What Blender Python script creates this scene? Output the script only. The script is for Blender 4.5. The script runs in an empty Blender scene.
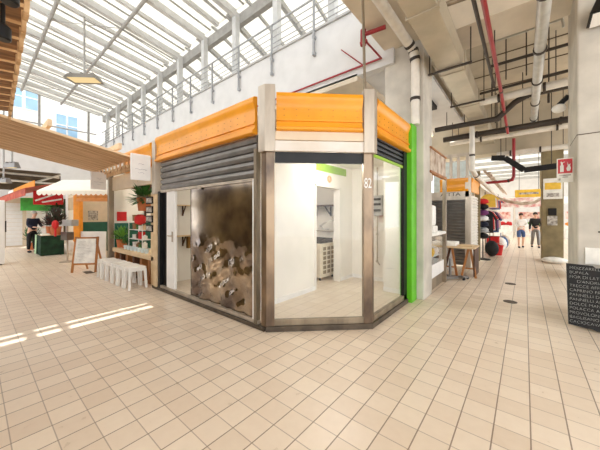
import bpy, bmesh, math, random
from mathutils import Vector, Matrix, Euler
random.seed(7)
SC = bpy.context.scene
COL = SC.collection
PI = math.pi

# ------------------------------------------------------------------ materials
def lin(c):
    return tuple(((v/255.0)/12.92 if v/255.0 <= 0.04045 else ((v/255.0+0.055)/1.055)**2.4) for v in c) + (1.0,)

def new_mat(name):
    m = bpy.data.materials.new(name); m.use_nodes = True
    nt = m.node_tree; nt.nodes.clear()
    out = nt.nodes.new('ShaderNodeOutputMaterial')
    return m, nt, out

def mat(name, rgb, rough=0.6, metal=0.0, var=0.08, scale=6.0, bump=0.0, rgb2=None, stretch=None, spec=0.5):
    """principled surface with procedural mottling"""
    m, nt, out = new_mat(name)
    b = nt.nodes.new('ShaderNodeBsdfPrincipled')
    nt.links.new(b.outputs[0], out.inputs[0])
    tc = nt.nodes.new('ShaderNodeTexCoord')
    mp = nt.nodes.new('ShaderNodeMapping')
    if stretch: mp.inputs['Scale'].default_value = stretch
    nt.links.new(tc.outputs['Object'], mp.inputs[0])
    n = nt.nodes.new('ShaderNodeTexNoise'); n.inputs['Scale'].default_value = scale; n.inputs['Detail'].default_value = 5
    nt.links.new(mp.outputs[0], n.inputs['Vector'])
    r = nt.nodes.new('ShaderNodeValToRGB')
    c = lin(rgb)
    if rgb2 is None:
        c1 = tuple(max(0, v*(1-var*1.6)) for v in c[:3])+(1,)
        c2 = tuple(min(1, v*(1+var)) for v in c[:3])+(1,)
    else:
        c1, c2 = lin(rgb2), c
    r.color_ramp.elements[0].color = c1; r.color_ramp.elements[0].position = 0.35
    r.color_ramp.elements[1].color = c2; r.color_ramp.elements[1].position = 0.62
    nt.links.new(n.outputs['Fac'], r.inputs[0])
    nt.links.new(r.outputs[0], b.inputs['Base Color'])
    b.inputs['Roughness'].default_value = rough
    b.inputs['Metallic'].default_value = metal
    b.inputs['Specular IOR Level'].default_value = spec
    if bump:
        bp = nt.nodes.new('ShaderNodeBump'); bp.inputs['Strength'].default_value = bump; bp.inputs['Distance'].default_value = 0.02
        nt.links.new(n.outputs['Fac'], bp.inputs['Height']); nt.links.new(bp.outputs[0], b.inputs['Normal'])
    return m

def tile_mat(name, size, c_lo, c_hi, c_grout, gw_x, gw_y, ox=0.0, oy=0.0, rough=0.30):
    m, nt, out = new_mat(name)
    N = nt.nodes.new; L = nt.links.new
    b = N('ShaderNodeBsdfPrincipled'); L(b.outputs[0], out.inputs[0])
    geo = N('ShaderNodeNewGeometry'); sep = N('ShaderNodeSeparateXYZ'); L(geo.outputs['Position'], sep.inputs[0])
    def math_(op, a, bb=None):
        nd = N('ShaderNodeMath'); nd.operation = op
        for i, v in enumerate((a, bb)):
            if v is None: continue
            if isinstance(v, (int, float)): nd.inputs[i].default_value = v
            else: L(v, nd.inputs[i])
        return nd.outputs[0]
    u = math_('DIVIDE', math_('SUBTRACT', sep.outputs[0], ox), size)
    v = math_('DIVIDE', math_('SUBTRACT', sep.outputs[1], oy), size)
    fu = math_('FRACT', u); fv = math_('FRACT', v)
    iu = math_('FLOOR', u); iv = math_('FLOOR', v)
    eu = math_('MINIMUM', fu, math_('SUBTRACT', 1.0, fu)); ev = math_('MINIMUM', fv, math_('SUBTRACT', 1.0, fv))
    gu = math_('LESS_THAN', eu, gw_x/size/2); gv = math_('LESS_THAN', ev, gw_y/size/2)
    comb = N('ShaderNodeCombineXYZ'); L(iu, comb.inputs[0]); L(iv, comb.inputs[1])
    wn = N('ShaderNodeTexWhiteNoise'); wn.noise_dimensions = '2D'; L(comb.outputs[0], wn.inputs['Vector'])
    big = N('ShaderNodeTexNoise'); big.inputs['Scale'].default_value = 0.55; big.inputs['Detail'].default_value = 3
    L(geo.outputs['Position'], big.inputs['Vector'])
    fine = N('ShaderNodeTexNoise'); fine.inputs['Scale'].default_value = 14; fine.inputs['Detail'].default_value = 6
    L(geo.outputs['Position'], fine.inputs['Vector'])
    f = math_('ADD', math_('MULTIPLY', wn.outputs['Value'], 0.34), math_('ADD', math_('MULTIPLY', big.outputs['Fac'], 0.35), math_('MULTIPLY', fine.outputs['Fac'], 0.30)))
    ramp = N('ShaderNodeValToRGB'); ramp.color_ramp.elements[0].color = lin(c_lo); ramp.color_ramp.elements[1].color = lin(c_hi)
    ramp.color_ramp.elements[0].position = 0.2; ramp.color_ramp.elements[1].position = 0.85
    L(f, ramp.inputs[0])
    mx = N('ShaderNodeMix'); mx.data_type = 'RGBA'
    gm = math_('MAXIMUM', math_('MULTIPLY', gu, 0.85), math_('MULTIPLY', gv, 0.55))
    L(gm, mx.inputs[0]); L(ramp.outputs[0], mx.inputs[6]); mx.inputs[7].default_value = lin(c_grout)
    L(mx.outputs[2], b.inputs['Base Color'])
    rr = math_('ADD', math_('MULTIPLY', fine.outputs['Fac'], 0.25), rough-0.1)
    L(rr, b.inputs['Roughness'])
    bp = N('ShaderNodeBump'); bp.inputs['Strength'].default_value = 0.25; bp.inputs['Distance'].default_value = 0.004
    L(math_('SUBTRACT', 1.0, gm), bp.inputs['Height']); L(bp.outputs[0], b.inputs['Normal'])
    return m

def glass_mat(name, tint=(1, 1, 1), refl=1.0):
    m, nt, out = new_mat(name)
    t = nt.nodes.new('ShaderNodeBsdfTransparent'); t.inputs[0].default_value = tint+(1,)
    g = nt.nodes.new('ShaderNodeBsdfGlossy'); g.inputs['Roughness'].default_value = 0.02
    lw = nt.nodes.new('ShaderNodeLayerWeight'); lw.inputs[0].default_value = 0.5
    pw = nt.nodes.new('ShaderNodeMath'); pw.operation = 'POWER'; pw.inputs[1].default_value = 4.0
    ad = nt.nodes.new('ShaderNodeMath'); ad.operation = 'MULTIPLY_ADD'; ad.inputs[1].default_value = 0.5; ad.inputs[2].default_value = 0.025
    nt.links.new(lw.outputs['Facing'], pw.inputs[0]); nt.links.new(pw.outputs[0], ad.inputs[0])
    mx = nt.nodes.new('ShaderNodeMixShader')
    nt.links.new(ad.outputs[0], mx.inputs[0]); nt.links.new(t.outputs[0], mx.inputs[1]); nt.links.new(g.outputs[0], mx.inputs[2])
    nt.links.new(mx.outputs[0], out.inputs[0])
    return m

def translucent_mat(name, rgb, tr=0.8):
    m, nt, out = new_mat(name)
    n = nt.nodes.new('ShaderNodeTexNoise'); n.inputs['Scale'].default_value = 0.8
    tc = nt.nodes.new('ShaderNodeTexCoord'); nt.links.new(tc.outputs['Object'], n.inputs['Vector'])
    r = nt.nodes.new('ShaderNodeValToRGB'); c = lin(rgb)
    r.color_ramp.elements[0].color = tuple(v*0.9 for v in c[:3])+(1,); r.color_ramp.elements[1].color = c
    nt.links.new(n.outputs['Fac'], r.inputs[0])
    a = nt.nodes.new('ShaderNodeBsdfTranslucent'); d = nt.nodes.new('ShaderNodeBsdfDiffuse')
    nt.links.new(r.outputs[0], a.inputs[0]); nt.links.new(r.outputs[0], d.inputs[0])
    mx = nt.nodes.new('ShaderNodeMixShader'); mx.inputs[0].default_value = 1-tr
    nt.links.new(a.outputs[0], mx.inputs[1]); nt.links.new(d.outputs[0], mx.inputs[2]); nt.links.new(mx.outputs[0], out.inputs[0])
    return m

def emit_mat(name, rgb, s):
    m, nt, out = new_mat(name)
    e = nt.nodes.new('ShaderNodeEmission'); e.inputs[0].default_value = lin(rgb); e.inputs[1].default_value = s
    nt.links.new(e.outputs[0], out.inputs[0]); return m

M = {}
M['floor'] = tile_mat('floor_tiles', 0.203, (222, 202, 179), (244, 229, 209), (128, 106, 86), 0.0085, 0.007, 0.03, 0.37)
M['floor_in'] = tile_mat('inner_tiles', 0.203, (222, 206, 186), (238, 226, 210), (170, 150, 130), 0.006, 0.006, 0.03, 0.37)
M['white_wall'] = mat('white_plaster', (208, 207, 205), 0.85, var=0.03, scale=3, bump=0.05)
M['cream_wall'] = mat('cream_plaster', (242, 238, 229), 0.8, var=0.03, scale=2)
M['concrete'] = mat('raw_concrete', (202, 196, 184), 0.9, var=0.10, scale=2.2, bump=0.15)
M['concrete_dim'] = mat('ceiling_concrete', (188, 176, 154), 0.9, var=0.10, scale=1.2, bump=0.1)
M['beam'] = mat('beam_plaster', (214, 202, 182), 0.9, var=0.07, scale=1.5)
M['khaki'] = mat('khaki_concrete', (138, 124, 92), 0.9, var=0.14, scale=3)
M['brown_dark'] = mat('dark_brown_plaster', (92, 78, 60), 0.9, var=0.15, scale=2)
M['orange'] = mat('orange_sheet_metal', (238, 158, 34), 0.3, var=0.06, scale=2.5)
M['orange_far'] = mat('orange_paint', (235, 150, 40), 0.45, var=0.06)
M['alu'] = mat('brushed_aluminium', (192, 180, 164), 0.42, 0.55, var=0.10, scale=7, stretch=(1, 1, 0.3))
M['alu_dark'] = mat('weathered_aluminium', (150, 136, 116), 0.4, 0.6, var=0.16, scale=6, stretch=(1, 1, 0.3))
M['steel_post'] = mat('stained_steel', (158, 136, 112), 0.3, 0.85, rgb2=(92, 80, 72), scale=2.6, stretch=(1, 1, 0.5))
M['shutter'] = mat('grey_shutter', (128, 124, 120), 0.32, 0.7, var=0.1, scale=4)
M['black'] = mat('black_metal', (20, 20, 20), 0.4, 0.2, var=0.2)
M['black_soft'] = mat('black_matt', (26, 24, 24), 0.8, var=0.2)
M['green'] = mat('green_paint', (98, 190, 24), 0.45, var=0.05)
M['lime'] = mat('lime_paint', (150, 190, 60), 0.5, var=0.05)
M['plank_lo'] = mat('whitewashed_plank', (238, 232, 224), 0.6, rgb2=(220, 208, 192), scale=1.5)
M['plank_hi'] = mat('beige_plank', (232, 214, 188), 0.6, rgb2=(220, 196, 166), scale=1.5)
M['sill'] = mat('dark_sill', (92, 80, 66), 0.6, 0.2, var=0.2)
M['white_paint'] = mat('white_paint', (242, 241, 238), 0.5, var=0.02)
M['white_plastic'] = mat('white_plastic', (246, 244, 238), 0.35, var=0.02)
M['grey_paint'] = mat('grey_steel_paint', (176, 176, 174), 0.5, 0.1, var=0.06)
M['rail'] = mat('galvanised_steel', (160, 162, 164), 0.5, 0.3, var=0.08)
M['roof_frame'] = mat('white_roof_steel', (198, 199, 198), 0.5, var=0.04)
M['truss'] = mat('grey_truss_steel', (158, 156, 152), 0.55, 0.1, var=0.08)
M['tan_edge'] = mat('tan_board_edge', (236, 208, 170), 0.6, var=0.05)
M['tan_under_shade'] = mat('tan_board_under_shade', (212, 176, 136), 0.7, rgb2=(182, 144, 104), scale=3, stretch=(6, 0.6, 1))  # shade below the boards put into this darker tone
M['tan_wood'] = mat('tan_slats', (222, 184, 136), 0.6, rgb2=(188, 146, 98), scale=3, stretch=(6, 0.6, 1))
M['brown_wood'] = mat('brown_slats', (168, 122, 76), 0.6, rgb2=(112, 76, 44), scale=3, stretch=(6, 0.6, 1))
M['wood'] = mat('warm_wood', (186, 124, 66), 0.55, rgb2=(150, 92, 44), scale=4, stretch=(1, 1, 0.3))
M['dark_wood'] = mat('dark_wood', (92, 56, 32), 0.6, rgb2=(62, 36, 20), scale=4)
M['pale_wood'] = mat('pale_wood', (226, 200, 160), 0.6, rgb2=(206, 176, 134), scale=5, stretch=(0.4, 3, 1))
M['pipe_white'] = mat('white_pipe', (224, 218, 206), 0.45, var=0.06)
M['pipe_grey'] = mat('grey_pipe', (186, 184, 176), 0.4, 0.15, var=0.07)
M['pipe_red'] = mat('red_pipe', (150, 34, 38), 0.4, var=0.08)
M['pipe_dark'] = mat('dark_pipe', (58, 50, 42), 0.5, 0.2, var=0.15)
M['duct'] = mat('duct_sheet', (178, 168, 148), 0.55, 0.1, var=0.08, scale=2)
M['chalk'] = mat('chalk', (196, 196, 192), 0.9)
M['board'] = mat('blackboard', (22, 22, 23), 0.75, rgb2=(34, 34, 35), scale=5)
M['red'] = mat('sign_red', (196, 24, 34), 0.4)
M['red_soft'] = mat('red_cloth', (206, 40, 40), 0.8)
M['blue_win'] = mat('window_blue', (148, 182, 206), 0.15, var=0.1, scale=1)
M['facade'] = mat('facade_render', (240, 236, 226), 0.9, var=0.03)
M['leaf'] = mat('leaf_green', (58, 118, 44), 0.5, rgb2=(34, 82, 30), scale=9)
M['leaf_light'] = mat('leaf_light', (126, 176, 70), 0.5, rgb2=(84, 138, 46), scale=9)
M['terracotta'] = mat('terracotta', (190, 110, 66), 0.8)
M['teal'] = mat('green_dado', (26, 92, 74), 0.6, var=0.08)
M['skin'] = mat('skin', (222, 176, 148), 0.6)
M['navy'] = mat('navy_cloth', (30, 34, 52), 0.9)
M['denim'] = mat('denim', (70, 92, 134), 0.9)
M['white_cloth'] = mat('white_cloth', (238, 234, 228), 0.9)
M['pink_cloth'] = mat('pink_cloth', (226, 156, 150), 0.9)
M['hair'] = mat('dark_hair', (46, 30, 22), 0.7)
M['grey_hair'] = mat('grey_hair', (190, 182, 172), 0.8)
M['yellow'] = mat('yellow_sign', (240, 196, 70), 0.6)
M['paper'] = mat('paper', (240, 238, 230), 0.8)
M['paper_grey'] = mat('printed_paper', (206, 200, 190), 0.8, rgb2=(120, 112, 104), scale=14)
M['poster'] = mat('faded_poster', (214, 200, 182), 0.7, rgb2=(160, 134, 112), scale=5)
M['green_cloth'] = mat('dark_green_cloth', (30, 66, 44), 0.9, rgb2=(18, 42, 28), scale=5)
M['pale_green'] = mat('pale_green_cloth', (176, 206, 166), 0.9)
M['tarp'] = mat('green_tarp', (92, 214, 96), 0.6)
M['rust_red'] = mat('rust_red_awning', (190, 92, 70), 0.8, rgb2=(160, 66, 52), scale=4)
M['awning'] = mat('white_awning', (246, 240, 226), 0.8, var=0.02)
M['beige_panel'] = mat('beige_panel', (222, 206, 180), 0.6, var=0.03)
M['appliance'] = mat('beige_appliance', (232, 222, 202), 0.5, var=0.04)
M['glass'] = glass_mat('clear_glass')
M['roof_glass'] = translucent_mat('opal_roofing', (216, 214, 208), 0.85)
M['lamp'] = emit_mat('lamp_glow', (255, 238, 200), 2.0)
M['gold'] = mat('brass', (150, 112, 60), 0.35, 0.7)
M['fish_blue'] = mat('cold_white', (214, 232, 236), 0.3)

# ------------------------------------------------------------------ mesh builder
ORIG = {}
class MB:
    def __init__(s): s.v = []; s.f = []; s.mi = []; s.cur = 0
    def add(s, vs, fs):
        o = len(s.v); s.v += [Vector(p) for p in vs]
        for f in fs: s.f.append([o+i for i in f]); s.mi.append(s.cur)
        return s
    def mat(s, i): s.cur = i; return s
    def box(s, x0, x1, y0, y1, z0, z1):
        vs = [(x, y, z) for z in (z0, z1) for y in (y0, y1) for x in (x0, x1)]
        return s.add(vs, [(0,2,3,1),(4,5,7,6),(0,1,5,4),(2,6,7,3),(0,4,6,2),(1,3,7,5)])
    def obox(s, c, size, rot=(0,0,0)):
        R = Euler(rot).to_matrix(); hx, hy, hz = [q/2 for q in size]; c = Vector(c)
        vs = [c + R @ Vector((x, y, z)) for z in (-hz, hz) for y in (-hy, hy) for x in (-hx, hx)]
        return s.add(vs, [(0,2,3,1),(4,5,7,6),(0,1,5,4),(2,6,7,3),(0,4,6,2),(1,3,7,5)])
    def bar(s, a, b, w, h, up=(0,0,1)):
        """rectangular bar from a to b"""
        a, b = Vector(a), Vector(b); d = (b-a).normalized(); u = Vector(up)
        sd = d.cross(u); sd = sd.normalized() if sd.length > 1e-6 else Vector((1,0,0)); u = sd.cross(d).normalized()
        vs = [p + sd*(i*w/2) + u*(j*h/2) for p in (a, b) for j in (-1, 1) for i in (-1, 1)]
        return s.add(vs, [(0,2,3,1),(4,5,7,6),(0,1,5,4),(2,6,7,3),(0,4,6,2),(1,3,7,5)])
    def tube(s, pts, r, n=10):
        pts = [Vector(p) for p in pts]; rings = []
        rr = r if isinstance(r, (list, tuple)) else [r]*len(pts)
        prev = None
        for i, p in enumerate(pts):
            if i == 0: d = pts[1]-p
            elif i == len(pts)-1: d = p-pts[i-1]
            else: d = (pts[i+1]-p).normalized() + (p-pts[i-1]).normalized()
            d.normalize()
            if prev is None:
                a = Vector((0,0,1)) if abs(d.z) < 0.9 else Vector((1,0,0))
                u = d.cross(a).normalized()
            else:
                u = (prev - d*prev.dot(d)); u = u.normalized() if u.length > 1e-5 else d.orthogonal().normalized()
            w = d.cross(u); prev = u
            k = 1.0
            if 0 < i < len(pts)-1:
                cs = max(0.5, math.cos((pts[i+1]-p).angle(p-pts[i-1])/2)); k = 1/cs if cs < 1 else 1
            rings.append([p + (u*math.cos(2*PI*j/n) + w*math.sin(2*PI*j/n))*rr[i]*min(k, 1.25) for j in range(n)])
        vs = [q for ring in rings for q in ring]; fs = []
        for i in range(len(rings)-1):
            for j in range(n):
                fs.append((i*n+j, i*n+(j+1) % n, (i+1)*n+(j+1) % n, (i+1)*n+j))
        fs.append(tuple(reversed(range(n)))); fs.append(tuple((len(rings)-1)*n+j for j in range(n)))
        return s.add(vs, fs)
    def lathe(s, c, prof, n=16):
        c = Vector(c); vs = []; fs = []
        for r, z in prof:
            for j in range(n): vs.append(c + Vector((r*math.cos(2*PI*j/n), r*math.sin(2*PI*j/n), z)))
        for i in range(len(prof)-1):
            for j in range(n): fs.append((i*n+j, i*n+(j+1) % n, (i+1)*n+(j+1) % n, (i+1)*n+j))
        fs.append(tuple(reversed(range(n)))); fs.append(tuple((len(prof)-1)*n+j for j in range(n)))
        return s.add(vs, fs)
    def ball(s, c, r, n=10, sc=(1,1,1)):
        c = Vector(c); vs = []; fs = []; m = max(4, n//2+1)
        for i in range(m+1):
            t = PI*i/m
            for j in range(n):
                vs.append(c + Vector((r*sc[0]*math.sin(t)*math.cos(2*PI*j/n), r*sc[1]*math.sin(t)*math.sin(2*PI*j/n), r*sc[2]*math.cos(t))))
        for i in range(m):
            for j in range(n): fs.append((i*n+j, (i+1)*n+j, (i+1)*n+(j+1) % n, i*n+(j+1) % n))
        return s.add(vs, fs)
    def extrude(s, prof, a, b, out, closed=True):
        """profile of (outward, z) pairs swept from a to b (xy), outward normal 'out' (xy)"""
        vs = []
        for p in (a, b):
            for o, z in prof: vs.append((p[0]+out[0]*o, p[1]+out[1]*o, z))
        n = len(prof); fs = [(i, i+1, n+i+1, n+i) for i in range(n-1)]
        if closed:
            fs.append((n-1, 0, n, 2*n-1)); fs.append(tuple(reversed(range(n)))); fs.append(tuple(range(n, 2*n)))
        return s.add(vs, fs)
    def prism(s, poly, z0, z1):
        n = len(poly); vs = [(x, y, z0) for x, y in poly] + [(x, y, z1) for x, y in poly]
        fs = [tuple(reversed(range(n))), tuple(range(n, 2*n))] + [(i, (i+1) % n, n+(i+1) % n, n+i) for i in range(n)]
        return s.add(vs, fs)
    def slab(s, poly3, off):
        """planar polygon in space thickened by vector off"""
        n = len(poly3); o = Vector(off); vs = [Vector(p) for p in poly3] + [Vector(p)+o for p in poly3]
        fs = [tuple(reversed(range(n))), tuple(range(n, 2*n))] + [(i, (i+1) % n, n+(i+1) % n, n+i) for i in range(n)]
        return s.add(vs, fs)
    def build(s, name, mats, parent=None, smooth=False, bev=0.0, origin=None):
        if not isinstance(mats, (list, tuple)): mats = [mats]
        if parent is not None: o = ORIG[parent.name]
        elif origin is not None: o = Vector(origin)
        else:
            xs = [p.x for p in s.v]; ys = [p.y for p in s.v]; zs = [p.z for p in s.v]
            o = Vector(((min(xs)+max(xs))/2, (min(ys)+max(ys))/2, min(zs)))
        me = bpy.data.meshes.new(name)
        me.from_pydata([p-o for p in s.v], [], s.f)
        for m in mats: me.materials.append(m)
        for p, i in zip(me.polygons, s.mi): p.material_index = i; p.use_smooth = smooth
        bm = bmesh.new(); bm.from_mesh(me); bmesh.ops.recalc_face_normals(bm, faces=bm.faces); bm.to_mesh(me); bm.free()
        if smooth:
            try: me.set_sharp_from_angle(angle=math.radians(40))
            except Exception: pass
        ob = bpy.data.objects.new(name, me); COL.objects.link(ob)
        if parent is not None: ob.parent = parent
        else: ob.location = o
        ORIG[ob.name] = o.copy()
        if bev:
            md = ob.modifiers.new('bevel', 'BEVEL'); md.width = bev; md.segments = 2; md.limit_method = 'ANGLE'
        return ob

def B(*a): return MB().box(*a)
def tag(o, label, cat, group=None, kind=None):
    o['label'] = label; o['category'] = cat
    if group: o['group'] = group
    if kind: o['kind'] = kind
    return o
def thing(name, label, cat, loc, group=None, rotz=0):
    o = bpy.data.objects.new(name, None); o.empty_display_size = 0.1; COL.objects.link(o)
    o.location = loc; ORIG[o.name] = Vector(loc)
    return tag(o, label, cat, group)
def struct(mb, name, m, label=None, **k):
    o = mb.build(name, m, **k); o['kind'] = 'structure'
    if label: o['label'] = label; o['category'] = name.split('_')[0]
    return o
def copy_tree(o, loc=None, parent=None, label=None):
    c = o.copy(); COL.objects.link(c)
    if parent is not None: c.parent = parent
    if loc is not None: c.location = loc
    if label: c['label'] = label
    for ch in list(o.children): copy_tree(ch, None, c)
    return c
def text_mesh(name, s, size, m, parent, mtx, ext=0.002, align='CENTER', sx=1.0, space=1.0, thin=0.0):
    cu = bpy.data.curves.new('lettering', 'FONT'); cu.body = s; cu.size = size; cu.extrude = ext; cu.align_x = align; cu.align_y = 'CENTER'
    cu.space_line = space; cu.offset = thin
    t = bpy.data.objects.new('tmp_text', cu); COL.objects.link(t)
    dg = bpy.context.evaluated_depsgraph_get(); dg.update()
    me = bpy.data.meshes.new_from_object(t.evaluated_get(dg)); bpy.data.objects.remove(t)
    o = ORIG[parent.name]
    me.transform(Matrix.Translation(-o) @ mtx @ Matrix.Diagonal((sx, 1, 1, 1)))
    me.materials.clear(); me.materials.append(m)
    ob = bpy.data.objects.new(name, me); COL.objects.link(ob); ob.parent = parent; ORIG[ob.name] = o.copy()
    return ob
def face_mtx(pos, normal):
    """text plane whose readable side faces 'normal' (horizontal)"""
    n = Vector(normal).normalized(); z = Vector((0,0,1)); x = z.cross(n)
    m = Matrix((x, z, n)).transposed().to_4x4(); m.translation = Vector(pos); return m

exec_order = None
# ------------------------------------------------------------------ setting: floor
struct(MB().add([(-32,-9,0),(10,-9,0),(10,46,0),(-32,46,0)], [(0,1,2,3)]), 'floor', M['floor'], 'beige square tile market floor')

# pillars of the right-hand hall
def pillar(x0, x1, y0, y1, z1, m, label):
    return struct(B(x0,x1,y0,y1,0,z1), 'pillar', m, label, bev=0.02)
pillar(-2.1,-1.38,5.12,5.66,4.67, M['concrete'], 'pale concrete pillar behind the green post')
p = pillar(0.545,1.75,5.25,6.26,5.4, M['concrete'], 'broad concrete pillar behind the blackboard')
pillar(0.42,0.95,12.0,12.6,4.0, M['khaki'], 'khaki pillar standing down the right lane')
pillar(0.6,1.1,18.8,19.4,4.0, M['khaki'], 'farthest khaki pillar in the right lane')

# concrete hall over the right lane
struct(B(-2.08,-1.15,-4.0,5.2,4.67,5.5), 'beam', M['beam'], 'beam along the edge of the glass roof')
struct(B(-2.08,5.0,5.25,6.02,4.67,5.5), 'beam', M['beam'], 'cross beam at the near pillar')
struct(B(-2.08,-1.5,6.02,12.0,4.67,5.5), 'beam', M['concrete_dim'], 'edge beam past the near pillar')
struct(B(-4.0,5.0,11.95,12.65,3.75,5.5), 'beam', M['concrete_dim'], 'cross beam at the khaki pillar')
ceil_bm = B(-2.2,5.0,-4.0,12.6,5.4,5.6)
struct(ceil_bm, 'ceiling', M['concrete_dim'], 'concrete ceiling of the right lane')
for k in range(5):
    y = 7.1 + k*1.0
    struct(B(-2.0,5.0,y,y+0.03,5.385,5.4), 'ceiling_joint', M['brown_dark'], None)
struct(B(-12.0,-2.65,5.05,8.5,4.28,4.42), 'ceiling', M['beam'], 'soffit of the gallery above the kiosk')
struct(B(-9.0,-2.75,7.6,7.8,0,4.28), 'wall_back', M['brown_dark'], 'brown wall behind the kiosk')

# parapet of the gallery
struct(B(-21.0,-1.9,5.05,5.22,4.38,5.74), 'wall_back', M['white_wall'], 'white gallery parapet above the kiosk')
struct(B(-21.0,-1.95,5.0,5.27,5.74,5.79), 'trim_1', M['grey_paint'], 'coping on the gallery parapet')

# railing: one thing, posts are its parts
r = thing('railing', 'grey steel railing with five rails along top of white parapet', 'railing', (-11.5,5.0,5.2))
for k in range(13):
    x = -2.35 - k*1.37
    mb = MB().bar((x,4.99,5.18),(x,4.99,6.47),0.035,0.05,(0,1,0)).box(x-0.03,x+0.03,4.96,5.05,5.17,5.24).box(x-0.03,x+0.03,4.96,5.05,5.55,5.61)
    mb.build('post', M['rail'], r)
for k, z in enumerate((6.47,6.3,6.13,5.97,5.85)):
    MB().tube([(-19.5,4.99,z),(-1.9,4.99,z)], 0.024 if k == 0 else 0.011, 8).build('rail', M['rail'], r)

# ------------------------------------------------------------------ glass roof over the left lane
SL = 0.139
def rz(y): return 7.85 + SL*(5.1-y)
XR = [-3.4-1.8*k for k in range(10)]           # main rafters over the columns
for k, x in enumerate(XR):
    struct(MB().box(x-0.09,x+0.09,5.22,5.38,5.2,7.86), 'column', M['roof_frame'], None)
    struct(MB().bar((x,-6.0,rz(-6.0)+0.0),(x,5.25,rz(5.25)),0.17,0.2), 'rafter', M['roof_frame'], None)
    struct(MB().bar((x-0.9,-6.0,rz(-6.0)+0.05),(x-0.9,5.25,rz(5.25)+0.05),0.12,0.12), 'rafter', M['roof_frame'], None)
    if k % 2 == 0: struct(MB().bar((x-0.45,-6.0,rz(-6.0)+0.07),(x-0.45,5.25,rz(5.25)+0.07),0.035,0.05), 'glazing_bar', M['truss'], None)
    struct(MB().bar((x-1.35,-6.0,rz(-6.0)+0.07),(x-1.35,5.25,rz(5.25)+0.07),0.035,0.05), 'glazing_bar', M['truss'], None)
struct(MB().bar((-21,5.47,7.72),(-1.5,5.47,7.72),0.16,0.34), 'beam', M['truss'], 'eaves beam carrying the glass roof')
for y in (3.3,1.7,0.1,-1.5,-3.1):
    struct(MB().tube([(-20.6,y,rz(y)-0.16),(-1.5,y,rz(y)-0.16)],0.055,8), 'purlin', M['truss'], None)
for k in range(0,10,2):
    x = XR[k]
    struct(MB().tube([(x,5.1,7.5),(x-0.0,1.7,rz(1.7)-0.16)],0.018,6), 'tie_rod', M['truss'], None)
    struct(MB().tube([(x,3.3,rz(3.3)-0.2),(x-1.8,1.7,rz(1.7)-0.2)],0.014,6), 'tie_rod', M['truss'], None)
# opal panels between rafters (two narrow clear strips let the sun through)
TX, TY = 0.34, -0.15         # sun leans this much per metre of height
def roof_x(xf, y): return xf - TX*rz(y)
gaps = []
def panel(x0, x1, y0=-6.0, y1=5.3, m=None, name='roof_panel'):
    a = [(x0,y0,rz(y0)+0.11),(x1,y0,rz(y0)+0.11),(x1,y1,rz(y1)+0.11),(x0,y1,rz(y1)+0.11)]
    struct(MB().slab(a,(0,0,0.02)), name, m or M['roof_glass'], None)
GX = [(-5.04+0.0-TX*8.4, -4.92-TX*8.4), (-4.79-TX*8.4, -4.66-TX*8.4)]
edges = sorted([-21.0,-1.4]+[x for x in XR if x > -21]+[g for q in GX for g in q])
for a, b_ in zip(edges[:-1], edges[1:]):
    mid = (a+b_)/2
    if any(q[0] < mid < q[1] for q in GX):
        # clear strip only over a short run of the slope
        y0, y1 = 0.02-TY*8.4, 1.9-TY*8.4
        panel(a,b_,-6.0,y0); panel(a,b_,y1,5.3); panel(a,b_,y0,y1,M['glass'],'clear_pane')
        struct(MB().bar((a-0.01,y0+0.78,rz(y0+0.78)+0.12),(b_+0.01,y0+0.78,rz(y0+0.78)+0.12),0.09,0.05),'glazing_bar',M['truss'],None)
    else: panel(a,b_)
# lean-to glazing beyond the eaves
for k, x in enumerate(XR):
    struct(MB().bar((x-0.3,5.2,7.95),(x-0.3,10.0,6.2),0.12,0.16),'rafter',M['grey_paint'],None)
    struct(MB().bar((x-1.2,5.2,7.97),(x-1.2,10.0,6.22),0.06,0.1),'rafter',M['grey_paint'],None)
struct(MB().slab([(-21,5.3,8.05),(-1.5,5.3,8.05),(-1.5,10.2,6.26),(-21,10.2,6.26)],(0,0,0.02)),'roof_panel',M['roof_glass'],'sloping opal glazing beyond the eaves')
struct(B(-21,-1.5,10.0,10.1,4.4,6.2),'wall_back',M['white_wall'],'low white wall at the back of the gallery')
struct(B(-21,-1.5,5.3,10.0,4.42,4.5),'floor',M['white_wall'],'gallery floor behind the parapet')
for k in range(5):
    struct(MB().bar((-21,9.6,5.0+k*0.24),(-1.5,9.6,5.0+k*0.24),0.04,0.05),'trim_%d'%(k+2),M['grey_paint'],None)
struct(MB().bar((-21,6.95,7.30),(-1.5,6.95,7.30),0.05,0.12),'trim_7',mat('rust_stained_flashing',(246,240,230),0.7,rgb2=(196,120,60),scale=1.6),'rust stained flashing under the lean-to glazing')
for k in range(6):
    y = 7.2+k*0.28
    struct(MB().bar((-21,y,7.98-0.3646*(y-5.3)-0.06),(-1.5,y,7.98-0.3646*(y-5.3)-0.06),0.05,0.05),'glazing_bar',M['grey_paint'],None)

# far end of the left lane
struct(B(-24.2,-24.0,-12,9,4.95,14),'wall_left',M['facade'],'pale facade seen past the end of the roof')
k = 1
for (y0,y1,z0,z1) in ((1.45,2.0,8.2,9.6),(2.15,2.7,8.2,9.6),(3.6,4.1,6.9,8.3),(4.2,4.7,6.9,8.3),(0.2,0.7,8.2,9.6)):
    o = struct(B(-24.0,-23.95,y0-0.06,y1+0.06,z0-0.06,z1+0.06),'window_%d'%k,M['white_paint'],None)
    B(-23.96,-23.93,y0,y1,z0,z1).build('pane',M['blue_win'],o)
    B(-23.95,-23.91,y0,y1,(z0+z1)/2-0.03,(z0+z1)/2+0.03).build('mullion',M['white_paint'],o); k += 1
for y in (-2.0,0.2,2.4,4.6):
    struct(MB().box(-20.75,-20.63,y-0.05,y+0.05,4.9,rz(y)),'mullion',M['truss'],None)
struct(MB().tube([(-20.7,-3,6.6),(-20.7,5,6.6)],0.04,6),'purlin',M['truss'],None)
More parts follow.
